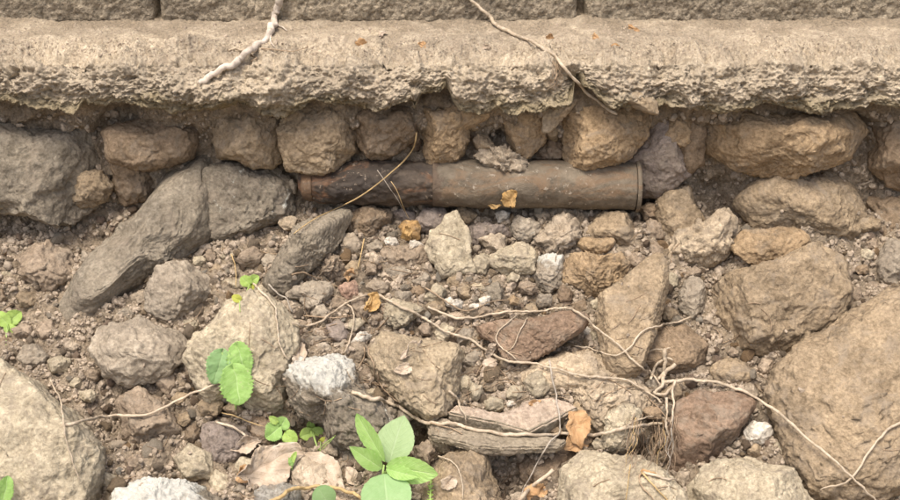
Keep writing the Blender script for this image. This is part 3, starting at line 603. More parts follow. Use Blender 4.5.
# smaller stones the photo shows one by one
SM = [
    (T(3, [(190, 392), (202, 366), (240, 360), (266, 380), (250, 410), (215, 420)]), 'rounded pale tan cobble between grey boulder and sloping stone', 'the pale tan cobble', 'paletan', 1.2),
    (T(3, [(228, 225), (250, 218), (264, 240), (258, 275), (235, 270)]), 'small greyish stone chip at the left tip of the pipe', 'the chip at the pipe tip', 'grey', .6),
    (T(6, [(222, 105), (250, 84), (276, 105), (262, 130), (230, 128)]), 'round pale pebble under the blocky pale stone', 'the round pale pebble', 'pale', 1),
    (T(6, [(20, 165), (45, 130), (80, 150), (76, 192), (32, 190)]), 'upright tan pebble beneath the upright cream stone', 'the upright tan pebble', 'tan', 1),
    (T(6, [(122, 155), (180, 125), (218, 160), (200, 202), (132, 192)]), 'dark grey brown lump in the middle of the rubble', 'the dark grey brown lump', 'greydark', .8),
    (T(6, [(-8, 200), (30, 190), (50, 205), (45, 235), (0, 238)]), 'white stone chip at the left of a row of white chips', 'the left white chip', 'white', 1),
    (T(6, [(68, 220), (98, 204), (112, 222), (104, 240), (76, 242)]), 'white stone chip in the middle of a row of white chips', 'the middle white chip', 'white', 1),
    (T(6, [(108, 195), (130, 178), (158, 186), (155, 215), (122, 222)]), 'white stone chip at the right of a row of white chips', 'the right white chip', 'white', 1),
    (T(6, [(224, 195), (248, 178), (272, 195), (266, 218), (236, 218)]), 'orange tan pebble above the root over the reddish slab', 'the orange tan pebble', 'orange', 1),
    (T(6, [(518, 315), (535, 298), (560, 320), (552, 342), (526, 338)]), 'white pebble at the right tip of the reddish slab', 'the white pebble', 'white', 1),
    (T(6, [(560, 205), (582, 192), (604, 200), (594, 240), (568, 240)]), 'pale grey pebble left of the triangular stone', 'the pale grey pebble', 'pale', .8),
    (T(6, [(425, 180), (435, 145), (470, 138), (492, 165), (480, 205), (440, 208)]), 'dark brown stone under the large blotched tan stone', 'the dark brown stone', 'dark', .4),
    (T(6, [(335, 205), (360, 172), (400, 180), (400, 222), (345, 230)]), 'light grey lump right of the orange tan pebble', 'the light grey lump', 'grey', .6),
    (T(5, [(770, 195), (795, 150), (822, 128), (866, 160), (850, 196), (800, 205)]), 'pale pointed chip below the upright cream stone', 'the pale pointed chip', 'pale', 1),
    (T(5, [(724, 122), (750, 100), (780, 92), (804, 120), (790, 145), (742, 145)]), 'brownish grey chip above the pale pointed chip', 'the brownish grey chip', 'grey', .7),
    (T(5, [(478, 375), (500, 330), (545, 318), (562, 345), (530, 380)]), 'bright white angular chip above the white topped rock', 'the bright white chip', 'white', 1),
    (T(5, [(468, 310), (480, 275), (520, 264), (537, 285), (500, 326)]), 'pale grey chip leaning above the bright white chip', 'the leaning pale chip', 'pale', 1),
    (T(5, [(322, 392), (345, 374), (380, 372), (407, 395), (390, 422), (340, 418)]), 'rounded grey pebble right above the white topped rock', 'the rounded grey pebble', 'grey', .8),
    (T(5, [(620, 75), (690, 60), (722, 90), (680, 120), (632, 112)]), 'tan grey stone chip above the brown dry leaf', 'the tan grey chip', 'grey', .6),
    (T(5, [(530, 55), (555, 50), (585, 65), (580, 95), (540, 98)]), 'small round clod right of the straw stalk', 'the small round clod', 'clod', .8),
    (T(5, [(850, 200), (880, 190), (905, 205), (890, 228), (862, 222)]), 'small whitish chip beside the thin root under the cream stone', 'the small whitish chip', 'white', 1),
    (T(8, [(72, 60), (85, 25), (120, 40), (135, 70), (105, 100), (82, 100)]), 'greyish white leaning chip behind the thick slab', 'the greyish leaning chip', 'pale', 1),
    (T(8, [(222, 70), (240, 45), (285, 45), (290, 80), (260, 98), (226, 92)]), 'pale stone chip behind the thick slab', 'the pale chip behind the slab', 'pale', 1),
    (T(8, [(222, 115), (230, 100), (250, 102), (258, 118), (244, 128), (226, 126)]), 'tiny white pebble lying at the back edge of the thick slab', 'the tiny white pebble', 'white', 1.2),
    (T(8, [(288, 20), (310, -15), (360, -20), (402, 15), (400, 45), (372, 78), (340, 88), (305, 60)]), 'rounded pale grey stone behind the thick slab', 'the rounded stone behind the slab', 'pale', .9),
    (T(8, [(430, 100), (520, 95), (590, 140), (600, 190), (560, 225), (520, 180)]), 'olive tan stone between the thick slab and the pale knobbly stone', 'the olive tan wedge', 'tan', .2),
    (T(5, [(385, 310), (430, 275), (470, 300), (470, 350), (430, 372), (398, 350)]), 'dark purplish lump left of the leaning pale chip', 'the dark purplish lump', 'purple', .2),
    (T(5, [(290, 370), (320, 340), (370, 345), (360, 380), (320, 395)]), 'dull grey lump under the curved root', 'the dull grey lump', 'grey', .3),
    (T(5, [(20, 40), (45, 5), (90, -10), (130, 20), (110, 55), (50, 65)]), 'crumbly lump at the left below the lichened grey boulder', 'the left crumbly lump', 'clod', .5),
    (T(5, [(120, 40), (150, 12), (195, 25), (180, 60), (140, 75)]), 'small pale clod left of the long sloping stone', 'the small pale clod', 'grey', .6),
    (T(4, [(750, 330), (790, 305), (825, 325), (820, 375), (775, 380)]), 'purplish brown stone under the right rim of the pipe', 'the stone under the pipe rim', 'brown', .5),
    (T(4, [(770, 400), (800, 380), (840, 400), (850, 450), (800, 470), (770, 440)]), 'crumbly brown clod beside the broad brown stone', 'the clod by the broad stone', 'clod', .5),
    (T(6, [(690, 35), (730, 10), (790, 20), (790, 60), (730, 85), (700, 70)]), 'brown clod above the tip of the triangular stone', 'the clod over the triangle', 'clod', .4),
    (T(4, [(170, 350), (200, 338), (235, 350), (232, 380), (190, 388)]), 'grey white crumb under the yellow dry leaf on the pipe', 'the grey white crumb', 'white', .8),
    (T(3, [(615, 460), (632, 442), (660, 452), (672, 478), (640, 490), (620, 480)]), 'white crumb left of the amber fragment', 'the white crumb', 'white', 1),
    (T(3, [(700, 490), (715, 462), (755, 462), (775, 480), (760, 500), (735, 498), (715, 515)]), 'white ragged crumb under the amber fragment', 'the ragged white crumb', 'white', 1),
    (T(3, [(540, 480), (575, 455), (610, 470), (610, 500), (560, 510)]), 'grey chip right of the straw stalk foot', 'the grey chip', 'grey', .7),
]
for pts, lab, sh, c, pu in SM:
    rock(pts, lab, sh, c, 'stone_chip', 'stone', sub=4, push=pu, rough=.9, facets=6, depth=.8, group='single stone chips and cobbles on the slope')

# --- prismatic slabs (flat stones with a top and a broken edge)
def slab_mat(name, edge):
    "stone whose broken edge has a colour of its own"
    m = M_rock.copy(); m.name = name; nt = m.node_tree; N = NT(nt); b = nt.nodes['Principled BSDF']
    src = b.inputs['Base Color'].links[0].from_socket
    at = N.n('ShaderNodeAttribute', attribute_name='edge'); vec = N.n('ShaderNodeTexCoord').outputs['Object']
    e = N.mix(N.ramp(N.noise(vec, 14, 4, .6, .6), .35, .65), edge, tuple(c * 1.35 for c in edge))
    e = N.mix(N.ramp(N.noise(vec, 60, 4, .7), .55, .7), e, (.42, .37, .30))
    N.l(N.mix(N.math('MULTIPLY', at.outputs['Fac'], .8), src, e), b.inputs['Base Color'])
    return m
def prism(name, pts, label, short, mat, color, anchor, thick, tilt=(0, 0), cat='rock', lift=0.0, group=G):
    P0, _ = surf(*anchor); P0 = P0 + Vector((0, 0, lift))
    n = Vector((tilt[0], tilt[1], 1)).normalized()
    top = [hit_plane(x, y, P0, n) - P0 for x, y in pts]
    bm = bmesh.new(); vs = [bm.verts.new(p) for p in top]; f = bm.faces.new(vs)
    ex = bmesh.ops.extrude_face_region(bm, geom=[f])
    for v in [g for g in ex['geom'] if isinstance(g, bmesh.types.BMVert)]: v.co -= n * thick + Vector((v.co.x, v.co.y, 0)) * .05
    bmesh.ops.recalc_face_normals(bm, faces=bm.faces)
    bmesh.ops.bevel(bm, geom=[e for e in bm.edges], offset=.004, segments=2, affect='EDGES')
    bmesh.ops.triangulate(bm, faces=bm.faces)
    for _ in range(9):
        es = [e for e in bm.edges if e.calc_length() > .006]
        if not es or len(bm.verts) > 14000: break
        bmesh.ops.subdivide_edges(bm, edges=es, cuts=1); bmesh.ops.triangulate(bm, faces=[q for q in bm.faces if len(q.verts) > 3])
    bm.normal_update()
    V = np.array([v.co[:] for v in bm.verts]); NN = np.array([v.normal[:] for v in bm.verts]); F = np.array([[v.index for v in q.verts] for q in bm.faces]); bm.verts.index_update()
    F = np.array([[v.index for v in q.verts] for q in bm.faces]); bm.free()
    seed = len(NAMED) * 1.1
    lay = np.abs(NN[:, 2]) < .6
    d = fbm(V, 18, 3, .5, seed) * .003 + fbm(V * np.array([1, 1, 1.5]), 40, 3, .6, seed + 1) * .0022 * lay + fbm(V, 90, 3, .65, seed + 2) * .0018
    V = V + NN * d[:, None]
    me = mesh_np(name, V, F); a_ = me.attributes.new('edge', 'FLOAT', 'POINT'); a_.data.foreach_set('value', lay.astype(np.float32))
    o = obj(name, me, mat, None, P0, COLS[color] if isinstance(color, str) else color)
    o['lichen'] = 0.0; o['cap'] = 0.0; tag(o, label, cat, group); NAMED.append((pts, (np.mean([p[0] for p in pts]), np.mean([p[1] for p in pts])), short)); return o
prism('stone_slab', T(8, [(-20, 150), (20, 118), (130, 132), (200, 148), (255, 130), (290, 100), (400, 88), (470, 104), (512, 130), (440, 168), (312, 228), (180, 192), (60, 168)]), 'thick flat stone slab with a pinkish top and greenish broken edge in the lower middle', 'the thick flat slab', slab_mat('slab_stone', (.20, .175, .125)), (.44, .36, .29), (520, 432), .052, (.04, -.34), lift=.05)
prism('stone_slab', T(8, [(-95, 190), (40, 190), (200, 215), (330, 235), (470, 258), (440, 285), (330, 290), (200, 292), (100, 286), (-10, 255), (-90, 240)]), 'thin olive brown stone slab lying under the thick flat slab', 'the thin lower slab', M_rock, (.30, .26, .20), (500, 444), .022, (.03, -.05), lift=.035)

# --- more broken rubble between the stones above
FILL = []
def clear(x, y, rad):
    for a in range(8):
        q = (x + rad * .62 * math.cos(a * .785), y + rad * .62 * math.sin(a * .785))
        for nm in NAMED:
            if abs(nm[1][0] - x) < 110 and abs(nm[1][1] - y) < 110 and in_poly(q[0], q[1], nm[0]): return False
    return all((x - a) ** 2 + (y - b) ** 2 > (.88 * (rad + c)) ** 2 for a, b, c in FILL)
def in_poly(px, py, pts):
    c = False; j = len(pts) - 1
    for i in range(len(pts)):
        xi, yi = pts[i]; xj, yj = pts[j]
        if (yi > py) != (yj > py) and px < (xj - xi) * (py - yi) / (yj - yi) + xi: c = not c
        j = i
    return c
def where(x, y, c):
    dx, dy = x - c[0], y - c[1]; s = ''
    if abs(dy) > .4 * abs(dx): s = 'above' if dy < 0 else 'below'
    if abs(dx) > .4 * abs(dy): s = (s + ' and ' if s else '') + ('left of' if dx < 0 else 'right of')
    return s or 'beside'
fr = np.random.RandomState(77); seen_f = set()
FC = [('greyish', 'grey'), ('earthy', 'clod'), ('tan', 'tan'), ('pale', 'pale'), ('brown', 'brown'), ('pinkish', 'pink'), ('earthy', 'clod'), ('pale', 'pale')]
BASEN = list(NAMED)
for t_ in range(6000):
    if len(FILL) >= 120: break
    x = fr.uniform(-5, 905); y = fr.uniform(214, 498)
    if not 225 < x < 675 and fr.rand() < .55: continue
    rad = fr.uniform(9, 15) if t_ < 2500 else fr.uniform(6.5, 10)
    if any((x - c_[0]) ** 2 + (y - c_[1]) ** 2 < (c_[2] * .8) ** 2 for c_ in CAV): continue
    if not clear(x, y, rad): continue
    n_ = fr.randint(5, 8); a0 = fr.uniform(0, 6.28); el = fr.uniform(.65, 1)
    pts = [(x + rad * fr.uniform(.8, 1.15) * math.cos(a0 + k * 6.283 / n_), y + rad * el * fr.uniform(.8, 1.15) * math.sin(a0 + k * 6.283 / n_)) for k in range(n_)]
    cw, ck = FC[fr.randint(len(FC))]
    q = sorted(BASEN, key=lambda v: (v[1][0] - x) ** 2 + (v[1][1] - y) ** 2)[:5]
    lab = f'angular {cw} rubble stone {where(x, y, q[0][1])} {q[0][2]}'
    for a_, b_ in ((0, 1), (0, 2), (1, 2), (0, 3), (1, 3), (2, 3), (0, 4), (1, 4)):
        if lab not in seen_f: break
        cand = f'angular {cw} rubble stone {where(x, y, q[a_][1])} {q[a_][2]}, {where(x, y, q[b_][1])} {q[b_][2]}'
        if len(cand.split()) <= 16: lab = cand
    if lab in seen_f: continue
    seen_f.add(lab); FILL.append((x, y, rad))
    kf = fr.uniform(.88, 1.1); cc = tuple(float(v * kf) for v in COLS[ck])
    rock(pts, lab, f'{cw} rubble stone', cc, 'rubble_stone', 'stone', sub=4, push=fr.uniform(.15, .7), depth=.75, rough=fr.uniform(.7, 1.8), facets=6, lichen=.3 if fr.rand() < .2 else 0, group='angular rubble stones filling the slope')
# ------------------------------------------------------------------ the pipe
pipe = tag(obj('drain_pipe', None, loc=(0, 0, 0)), 'old rusty drain pipe lying exposed across the bank under the ledge', 'pipe')
def ppt(px, py): return hit_plane(px, py, Vector((0, 0, 0)), Vector((0, 1, 0)))
def lathe(name, stations, mat, seed, amp, nphi=96, step=.004, cap0=True, hollow=0.0):
    "stations: (px, py_top, py_bottom); a hollow end gets an inner wall"
    S = []
    for px, a, b in stations:
        A, B = ppt(px, a), ppt(px, b); c = (A + B) / 2; S.append((c.x, c.z, (A - B).length / 2 * math.cos(PITCH)))
    S = np.array(S); n = max(4, int((S[-1, 0] - S[0, 0]) / step)); x = np.linspace(S[0, 0], S[-1, 0], n)
    z = np.interp(x, S[:, 0], S[:, 1]); r = np.interp(x, S[:, 0], S[:, 2]); keep = np.zeros(n, bool)
    xx, zz, rr, am = list(x), list(z), list(r), [1] * n
    if hollow:
        xx += [x[-1] + .001, x[-1] + .001, x[-1] - .01, x[-1] - hollow, x[-1] - hollow]; zz += [z[-1]] * 5
        rr += [r[-1] - .002, r[-1] - .010, r[-1] - .012, r[-1] - .012, .0005]; am += [0] * 5
    if cap0: xx = [xx[0]] * 2 + xx; zz = [zz[0]] * 2 + zz; rr = [.0005, rr[0] * .8] + rr; am = [0, .5] + am
    if not hollow: xx += [xx[-1]] * 2; zz += [zz[-1]] * 2; rr += [rr[-1] * .85, .0005]; am += [.5, 0]
    xx, zz, rr, am = map(np.array, (xx, zz, rr, am))
    ph = np.linspace(0, 2 * np.pi, nphi, endpoint=False)
    Pp = np.stack([np.repeat(xx, nphi), (rr[:, None] * np.cos(ph)).ravel(), (zz[:, None] + rr[:, None] * np.sin(ph)).ravel()], 1)
    N_ = np.stack([np.zeros(len(Pp)), np.tile(np.cos(ph), len(xx)), np.tile(np.sin(ph), len(xx))], 1)
    dd = (fbm(Pp, 12, 3, .5, seed) * amp * 2 + fbm(Pp, 60, 3, .6, seed + 1) * amp) * np.repeat(am, nphi)
    Pp = Pp + N_ * dd[:, None]
    return obj(name, mesh_np(name, Pp, grid_faces(nphi, len(xx), True)), mat, pipe)
lathe('rusty_section', [(299, 174, 194), (306, 172, 198), (322, 168, 202), (350, 162.5, 204), (385, 160, 205), (434, 159, 206)], M_pipedark, 60, .0040)
pipe.children[0]['label'] = 'dark rust crusted left section of the pipe'
lathe('pipe_section', [(433, 158, 207), (440, 158.5, 207.5), (560, 159, 208.5), (634, 160, 210.5)], M_pipe, 63, .0014, cap0=True, hollow=.25)
pipe.children[1]['label'] = 'wider tan brown right section of the pipe'
lathe('pipe_rim', [(634.5, 159, 212), (635.5, 158.6, 212.6), (637.5, 158.6, 212.6), (638.5, 159.3, 212)], M_pipe, 65, .0003, cap0=False, hollow=.006)
lathe('clay_collar', [(302, 172.5, 197), (303, 171.2, 199), (311, 168.6, 201.6), (313, 169.6, 201)], M_clay, 66, .0006, step=.002)

# ------------------------------------------------------------------ ray casting onto what stands so far
bpy.context.view_layer.update()
DG = bpy.context.evaluated_depsgraph_get()
def cast(px, py):
    d = ray(px, py).normalized()
    ok, loc, nor, idx, o, _ = scene.ray_cast(DG, CAM, d)
    if ok: return loc.copy(), nor.copy(), o
    p, n = surf(px, py); return p, n, None
def inside(px, py, pts):
    c = False; j = len(pts) - 1
    for i in range(len(pts)):
        xi, yi = pts[i]; xj, yj = pts[j]
        if (yi > py) != (yj > py) and px < (xj - xi) * (py - yi) / (yj - yi) + xi: c = not c
        j = i
    return c

# ------------------------------------------------------------------ pebbles (things) and gravel (stuff)
protos = []
for i in range(14):
    S, F = ico(3); S = S.copy(); rs = np.random.RandomState(900 + i)
    for _ in range(9):
        v = rs.normal(size=3); v /= np.linalg.norm(v); k = S @ v - rs.uniform(.55, .85); S -= np.where(k > 0, k, 0)[:, None] * v
    S = S + S * (fbm(S, 1.7, 3, .55, i) * .22 + fbm(S, 5, 2, .6, i + .5, True) * .07)[:, None]
    S = S / np.abs(S).max()
    me = mesh_np('pebble', S, F); me.materials.append(M_rock); protos.append(me)
PAL = [('greyish brown', (.30, .245, .185), 5), ('tan', (.36, .28, .19), 5), ('pale grey', (.42, .37, .30), 3), ('pinkish', (.38, .29, .225), 2), ('dark brown', (.21, .155, .11), 3), ('orange tan', (.38, .26, .15), 1.5), ('whitish', (.56, .52, .45), 1)]
PW = np.array([p[2] for p in PAL]); PW = PW / PW.sum()
placed = []; seen_labels = {}
def near_named(x, y):
    a = sorted(BASEN, key=lambda q: (q[1][0] - x) ** 2 + (q[1][1] - y) ** 2)
    return a[:5]
def where(x, y, c):
    dx, dy = x - c[0], y - c[1]; s = ''
    if abs(dy) > .4 * abs(dx): s = 'above' if dy < 0 else 'below'
    if abs(dx) > .4 * abs(dy): s = (s + ' and ' if s else '') + ('left of' if dx < 0 else 'right of')
    elif s == '': s = 'beside'
    return s
PX0 = []
tries = 0
while len(placed) < 285 and tries < 9000:
    tries += 1
    x = rng.uniform(-15, 915); y = rng.uniform(208, 503)
    if not 225 < x < 675 and rng.rand() < .5: continue
    big = rng.rand()
    s = (rng.uniform(13, 21) if big < .16 else rng.uniform(8.5, 13) if big < .55 else rng.uniform(6, 8.5)) * (.9 + (y - 210) / 900)
    if tries > 3000: s *= .8
    hitp = None
    if any(inside(x, y, q[0]) for q in NAMED): continue
    if any((x - a) ** 2 + (y - b) ** 2 < (.80 * (s + r) / 2 + 1) ** 2 for a, b, r in placed): continue
    loc, nor, o = cast(x, y)
    if o is not ground: continue
    placed.append((x, y, s))
    k = rng.choice(len(PAL), p=PW); word, c, _ = PAL[k]
    R_ = s / 2 / FOC * (loc - CAM).dot(FWD)
    ax = np.array([1, rng.uniform(.75, 1), rng.uniform(.6, .95)]) * 1.12
    c = np.clip(np.array(c) * rng.uniform(.82, 1.15), 0, .9)
    o = obj('pebble', protos[rng.randint(len(protos))], None, None, loc + (CAM - loc).normalized() * R_ * .30, c)
    o.rotation_euler = Euler(rng.uniform(0, 6.28, 3)); o.scale = ax * R_
    o['lichen'] = 0.0; o['cap'] = 0.0
    size = 'large' if s > 13 else 'medium' if s > 8.8 else 'small'
    q = near_named(x, y)
    lab = f'{size} {word} pebble {where(x, y, q[0][1])} {q[0][2]}'
    for a_, b_ in ((0, 1), (0, 2), (1, 2), (0, 3), (1, 3), (2, 3), (0, 4), (1, 4), (2, 4)):
        if lab not in seen_labels: break
        cand = f'{size} {word} pebble {where(x, y, q[a_][1])} {q[a_][2]}, {where(x, y, q[b_][1])} {q[b_][2]}'
        if len(cand.split()) <= 16: lab = cand
    if lab in seen_labels: bpy.data.objects.remove(o); placed.pop(); continue
    seen_labels[lab] = 1
    tag(o, lab, 'pebble', 'loose pebbles on the rubble slope')

# gravel crumbs on the soil
V1, F1 = ico(2); V0, F0 = ico(1)
VV = []; FF = []; off = 0
shapes = {}
for lv, (Vb, Fb) in ((2, (V1, F1)), (1, (V0, F0))):
    shapes[lv] = []
    for i in range(10):
        s_ = Vb.copy(); rs = np.random.RandomState(i + 40 * lv)
        for _ in range(6):
            v = rs.normal(size=3); v /= np.linalg.norm(v); k = s_ @ v - rs.uniform(.45, .8); s_ -= np.where(k > 0, k, 0)[:, None] * v
        s_ = s_ * (1 + .25 * pn(s_ * 1.5 + i * 7 + 50))[:, None]; shapes[lv].append(s_)
def crumb(loc, R_, lv):
    global off
    s_ = shapes[lv][rng.randint(10)]; Fb = F1 if lv == 2 else F0
    Q = np.array(Euler(rng.uniform(0, 6.28, 3)).to_matrix())
    VV.append((s_ * (R_ * np.array([1, rng.uniform(.7, 1), rng.uniform(.6, 1)]))) @ Q.T + np.array(loc)); FF.append(Fb + off); off += len(s_)
n = 0; tr = 0
while n < 11000 and tr < 42000:
    tr += 1
    if rng.rand() < .86: x = rng.uniform(-30, 930); y = rng.uniform(203, 515) if rng.rand() < .93 else rng.uniform(112, 205)
    else: x = rng.uniform(-30, 930); y = rng.uniform(24, 60)
    loc, nor, o = cast(x, y)
    slope = o is ground
    if not slope and o is not ledge and rng.rand() > .002: continue
    if o is pipe or (o and o.parent is pipe) or (o and o.parent is wall): continue
    if o is ledge and y > 56: continue
    if slope and y > 205 and fbm(np.array([[x / 40., y / 25., 0]]), 1, 2, .5, 4)[0] < rng.uniform(-.75, .15): continue
    s = rng.lognormal(math.log(3.7), .42) if o is not ledge else rng.lognormal(math.log(1.5), .4)
    s = min(s, 10)
    R_ = s / 2 / FOC * (loc - CAM).dot(FWD) * 1.15
    crumb(loc + nor * R_ * .2, R_, 2 if s > 4.2 else 1); n += 1
gm = mesh_np('gravel', np.concatenate(VV), np.concatenate(FF), smooth=False)
gravel = tag(obj('gravel', gm, M_crumb), 'fine stone crumbs and gravel scattered over the earth slope and ledge', kind='stuff')

# ------------------------------------------------------------------ roots, twigs, stalks
bpy.context.view_layer.update(); DG = bpy.context.evaluated_depsgraph_get()
def catmull(P_, n=10):
    P_ = [P_[0] * 2 - P_[1]] + list(P_) + [P_[-1] * 2 - P_[-2]]; out = []
    for i in range(1, len(P_) - 2):
        for k in range(n):
            t = k / n; a, b, c, d_ = P_[i - 1], P_[i], P_[i + 1], P_[i + 2]
            out.append(.5 * ((2 * b) + (c - a) * t + (2 * a - 5 * b + 4 * c - d_) * t * t + (3 * b - a - 3 * c + d_) * t ** 3))
    out.append(P_[-2]); return np.array(out)
def tube_mesh(C, rad, sides=8, knots=.12, seed=0.0):
    C = np.asarray(C); n = len(C); t = np.gradient(C, axis=0); t /= np.linalg.norm(t, axis=1)[:, None] + 1e-9
    u = np.cross(t, [0.13, -.9, .4]); u /= np.linalg.norm(u, axis=1)[:, None] + 1e-9; w = np.cross(t, u)
    rad = np.asarray(rad) * (1 + knots * 1.6 * fbm(C, 18, 3, .6, seed + 5))
    ph = np.linspace(0, 2 * np.pi, sides, endpoint=False)
    V = C[:, None] + rad[:, None, None] * (np.cos(ph)[None, :, None] * u[:, None] + np.sin(ph)[None, :, None] * w[:, None])
    F = grid_faces(sides, n, True).tolist()
    V = V.reshape(-1, 3); V = np.concatenate([V, C[:1], C[-1:]])
    a, b = len(V) - 2, len(V) - 1
    tri = [[a, (k + 1) % sides, k, k] for k in range(sides)] + [[b, (n - 1) * sides + k, (n - 1) * sides + (k + 1) % sides, b] for k in range(sides)]
    me = bpy.data.meshes.new('tube')
    me.from_pydata(V.tolist(), [], F + [[q[0], q[1], q[2]] for q in tri])
    me.polygons.foreach_set('use_smooth', [True] * len(me.polygons)); me.update(); return me
def path3d(pts, lift, rpx, smooth=3, gap=0.0):
    C2 = catmull([np.array(p, float) for p in pts], 9)
    dep = []
    for x, y in C2:
        h = cast(x, y)[0]; dep.append((h - CAM).dot(FWD))
    dep = np.array(dep)
    k = 2
    dmin = np.array([dep[max(0, i - k):i + k + 1].min() for i in range(len(dep))])
    for _ in range(smooth * 2): dmin[1:-1] = np.minimum(dmin[1:-1], (dmin[:-2] + 2 * dmin[1:-1] + dmin[2:]) / 4 + .0005)
    for _ in range(smooth): dmin[1:-1] = (dmin[:-2] + 2 * dmin[1:-1] + dmin[2:]) / 4
    rm = rpx / FOC * 2.8
    out = [np.array(CAM + ray(x, y) * (dd - lift - rm * .8)) for (x, y), dd in zip(C2, dmin)]
    return np.array(out)
def root(name, pts, rpx, label, cat, mat, group=None, lift=0.002, taper=.6, parent=None, sides=8, wob=.55, r1=None):
    rpx = rpx * (.74 if rpx < 3.5 else .92)
    C = path3d(pts, lift, rpx)
    C = C + np.stack([fbm(C, 22, 4, .62, len(pts) + i * 3.3) for i in range(3)], 1) * rpx / FOC * 2.8 * wob * 2
    s = np.linspace(0, 1, len(C)); R0 = rpx / FOC * 2.85
    rad = R0 * (1 - (1 - taper) * s); rad[-3:] *= [.9, .7, .45]
    base = Vector(C[0]) if parent is None else parent.location
    me = tube_mesh(C - np.array(base), rad, sides, seed=len(pts))
    o = obj(name, me, mat, parent, base if parent is None else None)
    if parent is None: tag(o, label, cat, group)
    return o
RG = 'pale roots trailing over the stones'
# driftwood like root at the upper left
br = tag(obj('branch', None, loc=surf(262, 40)[0]), 'thick bleached forked branch hanging over the ledge at the upper left', 'branch')
root('stem', T(1, [(215, -60), (195, -10), (176, 50), (166, 100), (120, 162), (62, 215), (15, 252), (-60, 290), (-130, 330)]), 4.3, None, None, M_driftwood, parent=br, sides=14, taper=.75, lift=.004, wob=.4)
root('side_shoot', T(1, [(168, 98), (188, 98), (206, 112), (224, 122)]), 1.6, None, None, M_driftwood, parent=br, taper=.4)
root('side_shoot', T(1, [(166, 125), (158, 150), (162, 172), (176, 190)]), 1.2, None, None, M_driftwood, parent=br, taper=.4)
root('side_shoot', T(1, [(70, 212), (95, 226), (100, 236), (70, 246)]), 1.3, None, None, M_rootbrown, parent=br, taper=.5)
root('vine', T(2, [(40, -60), (70, -12), (108, 25), (150, 62), (175, 95), (240, 130), (290, 152), (340, 175), (400, 215), (432, 245), (480, 300), (540, 365), (600, 415), (632, 438), (665, 458)]), 2.6, 'long pale smooth vine running diagonally down over the ledge', 'vine', M_root, taper=.8, lift=.006, sides=12, wob=.22)
hr = tag(obj('root_tuft', None, loc=surf(558, 70)[0]), 'tuft of fine brown rootlets hanging from the ledge under the vine', 'roots')
for i in range(14):
    x = 405 + rng.uniform(0, 34); y = 250 + rng.uniform(-10, 20)
    root('rootlet', T(2, [(x, y), (x + rng.uniform(-8, 14), y + 30), (x + rng.uniform(-12, 20), y + 62), (x + rng.uniform(-45, 15), y + 88 + rng.uniform(0, 22))]), .45, None, None, M_rootbrown, parent=hr, sides=5, taper=.4, lift=.002 + rng.uniform(0, .006))
root('straw_stalk', T(3, [(742, 30), (738, 62), (725, 100), (690, 145), (650, 182), (600, 225), (560, 256), (500, 295), (440, 325), (390, 348), (340, 372), (290, 405), (250, 435)]), 1.15, 'long golden dry stalk curving across the dark part of the pipe', 'stalk', M_straw, taper=.6, lift=.012, wob=.1)
root('straw_stalk', T(3, [(640, 225), (665, 265), (690, 330), (712, 376)]), .6, 'hair thin straw standing between pipe and amber fragment', 'stalk', M_straw, lift=.012, wob=.1)
root('straw_stalk', T(3, [(585, 180), (610, 215), (640, 260), (668, 300), (705, 376)]), .5, 'hair thin dark straw left of the hair thin one over the pipe', 'stalk', M_grey, lift=.014, wob=.1)
root('straw_stalk', T(5, [(532, -45), (524, 0), (516, 35), (506, 75)]), 1.0, 'short upright golden straw stalk below the pipe', 'stalk', M_straw, lift=.012, wob=.1)
root('root', T(7, [(488, 62), (560, 92), (600, 98), (640, 110), (680, 128), (705, 150), (760, 182), (820, 190), (880, 198), (940, 208), (1040, 230), (1180, 240), (1300, 238), (1440, 238), (1520, 228), (1580, 210), (1650, 200), (1728, 190)]), 2.5, 'long thick pale root stretching across in front of the thick slab', 'root', M_root, RG, taper=.75, lift=.004, sides=12, wob=.5)
root('root', T(8, [(690, 208), (730, 188), (770, 172), (812, 165)]), 1.5, 'short side root forking off near the pale knobbly stone', 'root', M_root, RG, taper=.5)
root('root', T(7, [(800, 192), (850, 205), (890, 215), (930, 235)]), 1.3, 'short root branching above the reddish tucked stone', 'root', M_rootbrown, RG, taper=.5)
root('root', T(5, [(575, 172), (600, 188), (650, 215), (700, 238), (740, 256), (790, 285), (830, 312), (880, 335), (940, 352), (1000, 385), (1080, 435), (1180, 452), (1280, 470), (1400, 505), (1480, 510), (1580, 525), (1640, 550), (1700, 590), (1725, 612)]), 1.9, 'long pale root running from the brown dry leaf to the lower right', 'root', M_root, RG, taper=.7, lift=.004)
root('root', T(5, [(245, 292), (275, 302), (310, 302), (360, 280), (400, 252), (432, 230), (470, 207), (510, 190), (560, 174)]), 1.6, 'curved pale root rising to the brown dry leaf', 'root', M_root, RG, taper=.8, lift=.006)
root('root', T(6, [(-90, 225), (0, 268), (50, 275), (110, 268), (180, 255), (240, 248), (350, 242), (430, 236), (485, 240), (540, 275), (600, 325), (680, 385), (730, 440), (780, 490)]), 1.7, 'long root over the reddish slab running down to the right', 'root', M_root, RG, taper=.8, lift=.004)
root('root', T(6, [(-100, 150), (-20, 205), (40, 238), (80, 240), (110, 228), (160, 205), (230, 200)]), 1.0, 'thin root winding above the row of white chips', 'root', M_rootbrown, RG, lift=.003)
root('root', T(6, [(960, 270), (880, 290), (830, 304), (790, 315), (760, 335), (725, 375), (690, 410), (640, 420), (590, 405), (540, 390), (490, 385)]), 1.4, 'thin pale root looping over the foot of the triangular stone', 'root', M_root, RG, lift=.005)
root('root', T(6, [(300, 254), (265, 262), (225, 292), (190, 325), (182, 360), (205, 395), (240, 420), (260, 440)]), 1.1, 'thin looped root at the left of the reddish slab', 'root', M_root, RG, lift=.003)
